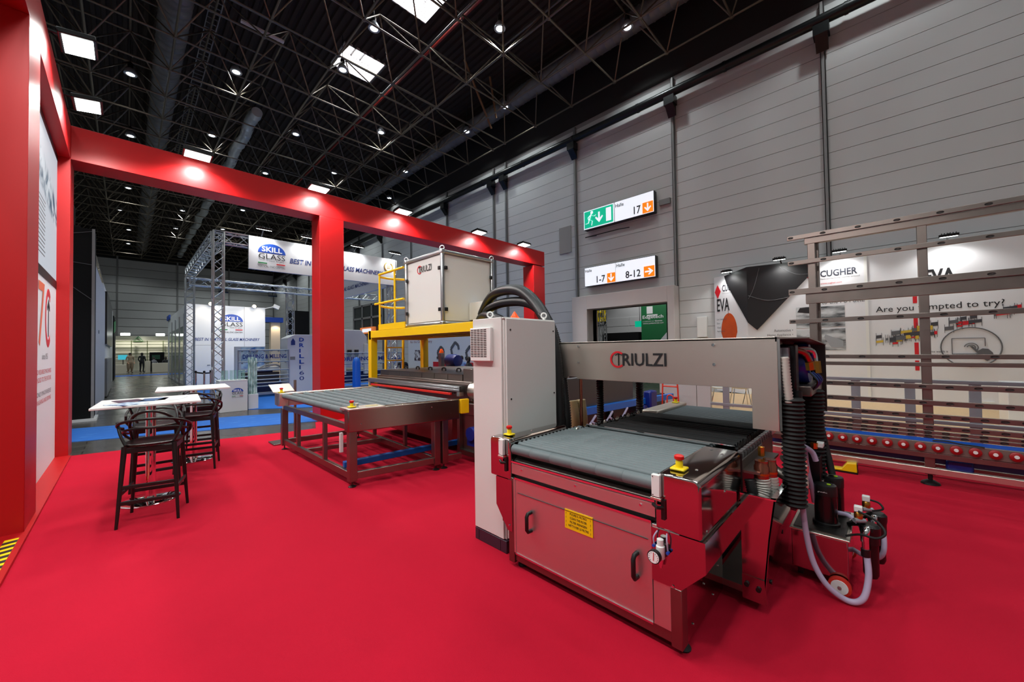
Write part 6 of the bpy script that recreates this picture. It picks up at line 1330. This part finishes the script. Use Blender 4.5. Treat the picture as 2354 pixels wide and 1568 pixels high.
ps = thing('poster_wall', (3.9, 20, 0), 'poster panel with blue water splash picture behind the glass rack', 'poster')
box(3.3, 4.4, 20, 20.3, 0, 1.86).build('panel', white_panel, ps, smooth=False); box(3.5, 4.37, 19.99, 20.0, 0.9, 1.83).build('splash_print', splash_print, ps, smooth=False); glass_logo(ps, (3.75, 19.985, 1.45), PX, 0.36)
bc = thing('cream_column', (6.6, 27, 0), 'cream column under a blue header beam right of the white cabin', 'column')
box(6.25, 6.75, 27, 27.4, 0, 3.45).build('shaft', mat('cream', (226, 206, 178), 0.6), bc, smooth=False); box(5.6, 6.9, 26.9, 27.5, 3.45, 3.75).build('header', ink_blue, bc, smooth=False)
spot('column_light', (6.5, 26.7, 3.4), (6.5, 27.0, 1.0), 30, 110, 0.5, 0.05, (1, 0.86, 0.66))
tag(box(7.4, 8.6, 27.5, 27.7, 0, 4.3).build('black_backdrop', stand_black, smooth=False), 'black backdrop between the cream column and the drilling machine', 'backdrop')
# items along the hall wall seen over and under the yellow platform
wi = thing('window_1', (13.9, 30.2, 3.1), None, None); wi['kind'] = 'structure'; wi['label'] = 'dark framed industrial window high on the hall wall'
box(13.86, 13.99, 27.6, 32.8, 3.1, 5.3).build('glazing', mat('dark_glass', (40, 46, 46), 0.1), wi, smooth=False)
for k in range(4): box(13.8, 13.9, 27.55+k*1.72, 27.75+k*1.72, 3.0, 5.4).build('window_frame', grey_post, wi, smooth=False)
for z in (3.05, 4.3, 5.35): box(13.8, 13.9, 27.6, 32.8, z-0.08, z+0.08).build('window_frame', grey_post, wi, smooth=False)
rs = thing('wall_sign', (13.7, 29.8, 3.2), 'small orange lit sign below the dark window', 'sign'); box(13.6, 13.8, 28.6, 31, 3.0, 3.5).build('lightbox', mat('orange_sign', (230, 120, 60), 0.5, emit=(235, 130, 70), estr=0.5), rs, smooth=False)
box(13.59, 13.6, 29, 30.6, 3.1, 3.38).build('white_field', sign_white, rs, smooth=False)
rp = thing('robot_poster', (13.6, 20, 0), 'white stand wall with dark machine drawings seen under the yellow platform', 'booth wall')
box(13.5, 13.62, 15.5, 23.2, 0.0, 2.45).build('panel', poster_white, rp, smooth=False); text('for the Glass Industry', (13.49, 22.9, 2.02), NY, 2.6, 0.2, mat('ink_brick', (150, 70, 70), 0.5), rp)
box(13.48, 13.5, 15.5, 20.2, 0.55, 0.85).build('red_band', ink_red, rp, smooth=False)
for y, s in ((19.6, 1.0), (18.2, 1.15), (16.8, 1.0)):
    q = MB(); 
    for a, b in (((0, 0.9), (0.1, 1.25)), ((0.1, 1.25), (-0.25, 1.55)), ((-0.25, 1.55), (-0.5, 1.4)), ((-0.5, 1.4), (-0.55, 1.2)), ((0.2, 0.9), (-0.2, 0.9))): q.bar((13.485, y+a[0]*s, 0.15+a[1]*s*1.05), (13.485, y+b[0]*s, 0.15+b[1]*s*1.05), 0.02, 0.16)
    q.build('drawing_print', ink_grey, rp, smooth=False)
box(13.485, 13.5, 21.2, 22.4, 0.9, 1.6).build('photo_print', photo_machine, rp, smooth=False)

# ------------------------------------------------------------------ aisle at the left: black stand, white walls, far stand
bs = thing('black_stand_tower', (-1.8, 14, 0), 'tall black stand wall with thin lines and white chevron left of the aisle', 'stand wall')
box(-3.5, -0.56, 13.77, 14.5, 0, 4.68).build('wall', stand_black, bs, smooth=False); box(-0.60, -0.55, 13.74, 13.8, 0, 4.68).build('edge_profile', grey_post, bs, smooth=False); box(-3.5, -0.5, 13.7, 14.5, 0, 0.06).build('plinth', white_panel, bs, smooth=False)
for p, q in (((-1.6, 4.3), (-0.6, 4.62)), ((-1.6, 3.9), (-0.6, 3.8)), ((-1.3, 3.6), (-0.6, 2.95)), ((-1.02, 4.45), (-1.02, 3.45))): MB().bar((p[0], 13.765, p[1]), (q[0], 13.765, q[1]), 0.008, 0.012).build('print_line', ink_grey, bs, smooth=False)
flat([(-1.2, 13.76, 2.95), (-0.98, 13.76, 2.72), (-1.2, 13.76, 2.49), (-1.2, 13.76, 2.56), (-1.06, 13.76, 2.72), (-1.2, 13.76, 2.88)], ink_white, bs, 'chevron')
MB().box(-2.6, -0.8, 13.9, 14.4, 4.68, 4.75).build('speaker_shelf', black_metal, bs, smooth=False)
for x in (-1.9, -1.15): MB().obox((x, 14.1, 5.0), 0.5, 0.3, 0.5).build('speaker', black_plastic, bs, 0.02)
at_ = thing('aisle_truss', (-0.75, 20, 0), 'thin truss along the top of the left aisle stands', 'truss'); truss(at_, (-0.8, 14.5, 4.55), (-0.8, 33, 4.2), 0.25, 0.02, mat('truss_dim', (150, 140, 120), 0.4, 0.8)); truss(at_, (-0.8, 33, 0), (-0.8, 33, 4.1), 0.25, 0.02, MATS['truss_dim'])
a1 = thing('white_stand_wall', (-0.75, 19, 0), 'white stand side wall along the left of the aisle behind the black one', 'stand wall')
box(-1.2, -0.56, 14.5, 20.5, 0, 3.9).build('wall', mat('pale_blue_white', (196, 202, 216), 0.5), a1, smooth=False); box(-0.56, -0.55, 16, 16.02, 2.2, 2.3).build('print', ink_black, a1, smooth=False)
a2 = thing('display_stand_wall', (-0.75, 27, 0), 'white stand wall with a dark screen and grey cabinet farther down the aisle', 'stand wall')
box(-1.2, -0.6, 20.5, 34, 0, 4.25).build('wall', white_panel, a2, smooth=False); box(-0.6, -0.52, 21.0, 28.5, 2.0, 4.0).build('dark_screen', mat('dark_screen', (40, 38, 36), 0.3), a2, smooth=False); box(-0.6, -0.5, 20.6, 27, 0.05, 1.45).build('grey_cabinet', grey_post, a2, smooth=False)
a3 = thing('green_stand_wall', (-0.6, 37, 0), 'dark stand wall with green stripe near the far end of the aisle', 'stand wall')
box(-1.2, -0.55, 34, 39, 0, 4.0).build('wall', stand_black, a3, smooth=False); MB().prism([(34, 2.9), (39, 3.3), (39, 4.0), (34, 3.6)], 'x', -0.55, -0.54).build('green_stripe', ink_green, a3, smooth=False)
fs_ = thing('far_stand', (1.2, 52, 0), 'bright cream lit stand wall with green triangle at the aisle end', 'booth wall')
box(-0.9, 3.4, 52, 52.2, 0, 3.35).build('wall', mat('cream_wall', (220, 216, 196), 0.6), fs_, smooth=False)
for x in (0.3, 1.4, 2.55): box(x, x+0.06, 51.5, 51.6, 0, 2.9).build('rack_post', mat('olive_post', (84, 92, 52), 0.5), fs_, smooth=False)
for z in (1.3, 1.6, 1.9, 2.2, 2.5, 2.8): box(-0.7, 3.0, 51.5, 51.55, z, z+0.05).build('rack_bar', MATS['olive_post'], fs_, smooth=False)
MB().tube([(0.45, 51.9, 2.85), (1.15, 51.9, 2.85), (0.8, 51.9, 3.3)], 0.05, 5, True).build('green_triangle', ink_green, fs_)
for x in (-0.08, 2.35):
    MB().obox((x, 51.4, 3.5), 0.7, 0.3, 0.25).build('lamp_housing', white_plastic, fs_, 0.02); MB().obox((x, 51.24, 3.5), 0.62, 0.02, 0.2).build('lamp_face', led_white, fs_, smooth=False)
    spot('far_stand_light', (x, 51.0, 3.6), (x, 52, 1.8), 160, 150, 0.6, 0.1, (1, 0.98, 0.9))
for x0, x1, y, z, nm in ((-0.9, 0.0, 44.5, 0.75, 'low cream counter at the left of the aisle end'), (1.55, 2.9, 44.8, 0.8, 'low cream counter at the right of the aisle end'), (1.15, 1.45, 45.0, 1.0, 'narrow cream counter between the people at the aisle end')):
    tag(box(x0, x1, y, y+0.6, 0, z).build('low_counter', mat('cream_counter', (206, 198, 180), 0.6), None, 0.01), nm, 'counter')
sc2 = thing('monitor', (-0.2, 46, 1.2), 'small turquoise lit monitor at the left of the aisle end', 'monitor'); box(-0.5, 0.05, 46, 46.05, 1.15, 1.55).build('screen', mat('turquoise_screen', (70, 190, 210), 0.4, emit=(70, 190, 210), estr=0.6), sc2, smooth=False); MB().bar((-0.2, 46.03, 0.0), (-0.2, 46.03, 1.15), 0.05).build('stand', black_metal, sc2, smooth=False)
sc3 = thing('machine_cabinet', (2, 48.5, 0), 'dark machine cabinet with dim green display at the aisle end', 'machine'); box(1.5, 2.5, 48.3, 48.8, 0, 1.75).build('body', stand_black, sc3, smooth=False); box(1.65, 2.2, 48.28, 48.3, 1.1, 1.5).build('display', mat('green_display', (40, 80, 60), 0.4), sc3, smooth=False)

# ------------------------------------------------------------------ people
def person(loc, rz, pose, label, top, legs, hair=hair_m, long_coat=False):
    t = thing('person', loc, label, 'person', None, rz)
    J = {'pelvis': (0, 0, 0.95), 'waist': (0, 0, 1.10), 'chest': (0, -0.01, 1.32), 'neck': (0, 0, 1.47), 'head': (0, -0.02, 1.56), 'crown': (0, -0.015, 1.68)}
    for s, n in ((-1, 'l'), (1, 'r')):
        J.update({n+'sh': (s*0.19, 0, 1.41), n+'el': (s*0.25, 0.02, 1.13), n+'wr': (s*0.22, -0.12, 0.93), n+'ha': (s*0.2, -0.18, 0.86), n+'hip': (s*0.1, 0, 0.90), n+'kn': (s*0.11, -0.02, 0.49), n+'an': (s*0.11, 0.03, 0.08), n+'to': (s*0.12, -0.15, 0.035)})
    if pose == 'sit':
        for k in list(J): x, y, z = J[k]; J[k] = (x, y+(0.05 if z > 1 else 0), z-0.42)
        for s, n in ((-1, 'l'), (1, 'r')):
            J[n+'hip'] = (s*0.1, 0, 0.50); J[n+'kn'] = (s*0.14, -0.43, 0.50); J[n+'an'] = (s*0.14, -0.40, 0.09); J[n+'to'] = (s*0.15, -0.58, 0.04); J[n+'el'] = (s*0.25, -0.08, 0.72); J[n+'wr'] = (s*0.16, -0.32, 0.70); J[n+'ha'] = (s*0.12, -0.40, 0.70)
    E = [('pelvis', 'waist'), ('waist', 'chest'), ('chest', 'neck'), ('neck', 'head'), ('head', 'crown')]
    for n in 'lr': E += [('chest', n+'sh'), (n+'sh', n+'el'), (n+'el', n+'wr'), (n+'wr', n+'ha'), ('pelvis', n+'hip'), (n+'hip', n+'kn'), (n+'kn', n+'an'), (n+'an', n+'to')]
    rad = {'pelvis': 0.14, 'waist': 0.13, 'chest': 0.15, 'neck': 0.055, 'head': 0.085, 'crown': 0.075, 'sh': 0.065, 'el': 0.047, 'wr': 0.035, 'ha': 0.035, 'hip': 0.095, 'kn': 0.065, 'an': 0.045, 'to': 0.035}
    if long_coat: rad.update({'hip': 0.15, 'kn': 0.12, 'pelvis': 0.17})
    names = list(J); me = bpy.data.meshes.new('body'); me.from_pydata([J[n] for n in names], [(names.index(a), names.index(b)) for a, b in E], [])
    o = bpy.data.objects.new('tmp_body', me); COL.objects.link(o)
    sk = o.modifiers.new('skin', 'SKIN'); o.modifiers.new('sub', 'SUBSURF').levels = 1
    for i, n in enumerate(names):
        r = rad.get(n, rad.get(n[1:], 0.05)); d = me.skin_vertices[0].data[i]; d.radius = (r, r*0.8 if n in ('pelvis', 'waist', 'chest') else r); d.use_root = n == 'pelvis'
    m2 = bpy.data.meshes.new_from_object(o.evaluated_get(bpy.context.evaluated_depsgraph_get())); bpy.data.objects.remove(o)
    m2.name = 'body'; m2.materials.clear()
    for q in (top, legs, skin_m, black_rubber): m2.materials.append(q)
    def near(c):
        best = None
        for a, b in E:
            A, B = V(J[a]), V(J[b]); ab = B-A; k = max(0, min(1, (c-A).dot(ab)/max(1e-9, ab.dot(ab)))); d = (A+ab*k-c).length-rad.get(a, rad.get(a[1:], 0.05))
            if best is None or d < best[0]: best = (d, a, b)
        return best[1:]
    for p in m2.polygons:
        a, b = near(p.center); p.use_smooth = True
        if a in ('neck', 'head') or b[1:] == 'ha': p.material_index = 2
        elif a[1:] in ('hip', 'kn') or b[1:] == 'hip': p.material_index = 0 if long_coat and a[1:] != 'an' and p.center.z > 0.45 else 1
        elif a[1:] == 'an': p.material_index = 3
    ob = bpy.data.objects.new('body', m2); COL.objects.link(ob); ob.parent = t; WM[ob.name] = WM[t.name]
    hd = V(J['head']); cr = V(J['crown'])
    hb = MB().lathe([(0.02, 0.115), (0.06, 0.10), (0.088, 0.06), (0.098, 0.0), (0.09, -0.05)], (hd.x, hd.y+0.022, hd.z+0.05), 'z', 14); hb.build('hair', hair, t, local=True)
    f = MB(); f.lathe([(0.004, -0.02), (0.014, -0.006), (0.012, 0.01), (0.003, 0.03)], (hd.x, hd.y-0.092, hd.z+0.005), 'z', 8)
    for s in (-1, 1): f.lathe([(0.004, -0.025), (0.012, -0.01), (0.012, 0.015), (0.004, 0.028)], (s*0.088, hd.y+0.005, hd.z), 'z', 6)
    f.build('nose_and_ears', skin_m, t, local=True)
    e = MB()
    for s in (-1, 1): e.lathe([(0.002, -0.006), (0.009, 0.0), (0.002, 0.006)], (s*0.032, hd.y-0.082, hd.z+0.03), 'z', 6)
    e.box(-0.022, 0.022, hd.y-0.088, hd.y-0.078, hd.z-0.048, hd.z-0.042); e.build('eyes_and_mouth', ink_black, t, local=True)
    fg = MB()
    for s, n in ((-1, 'l'), (1, 'r')):
        h0 = V(J[n+'ha']); d = (h0-V(J[n+'wr'])).normalized(); sd = d.cross(V((0, 0, 1))).normalized() if abs(d.z) < 0.95 else V((1, 0, 0))
        for k in range(4): fg.tube([h0+sd*(k-1.5)*0.018, h0+sd*(k-1.5)*0.019+d*(0.045+0.01*(k in (1, 2))), h0+sd*(k-1.5)*0.018+d*0.075+V((0, 0, -0.015))], 0.008, 6)
        fg.tube([h0-d*0.01+sd*0.03*-s, h0+d*0.03+sd*0.05*-s], 0.009, 6)
    fg.build('fingers', skin_m, t, local=True)
    return t
person((0.22, 45.6, 0), 0.4, 'stand', 'person in a long beige coat standing at the aisle end', coat_beige, coat_beige, long_coat=True)
person((0.95, 46.2, 0), 2.6, 'stand', 'person in dark clothes standing with back turned at the aisle end', cloth_dark, cloth_dark)
person((1.75, 46.4, 0.02), 0.9, 'sit', 'person in a grey top seated behind the low counter at the aisle end', cloth_grey, cloth_dark)
person((2.5, 46.3, 0.02), 0.2, 'sit', 'person in a black jacket seated behind the right low counter at the aisle end', cloth_dark, cloth_dark)
person((10.35, 13.3, 0.02), -0.6, 'sit', 'person in a light blue shirt seated beyond the steel washer', cloth_blue, cloth_dark)
person((9.75, 12.0, 0.0), 0.5, 'sit', 'person in a dark suit seated beyond the steel washer next to the cabinet', cloth_dark, cloth_dark)
person((9.0, 16.0, 0.02), 2.8, 'sit', 'person in black seen between the rungs of the yellow ladder, back turned', cloth_dark, cloth_dark)
for k, (x, y, rz, nm) in enumerate(((1.75, 46.45, 0.9, 'under the grey-topped person at the aisle end'), (2.5, 46.35, 0.2, 'under the black-jacketed person at the aisle end'), (10.35, 13.35, -0.6, 'under the person in the light blue shirt'), (9.75, 12.05, 0.5, 'under the person in the dark suit'), (9.0, 16.05, 2.8, 'under the person behind the yellow ladder'))):
    t = thing('stool', (x, y, 0.0), 'plain dark stool '+nm, 'stool', 'stools under seated people', rz)
    MB().lathe([(0.17, 0.385), (0.18, 0.40), (0.17, 0.415)], (0, 0, 0), 'z', 16).build('seat', stand_black, t, local=True)
    for a in range(4): MB().cyl((0.12*math.cos(a*PI/2+0.8), 0.12*math.sin(a*PI/2+0.8), 0.39), (0.17*math.cos(a*PI/2+0.8), 0.17*math.sin(a*PI/2+0.8), 0.0), 0.014, 6).build('leg', black_metal, t, local=True)
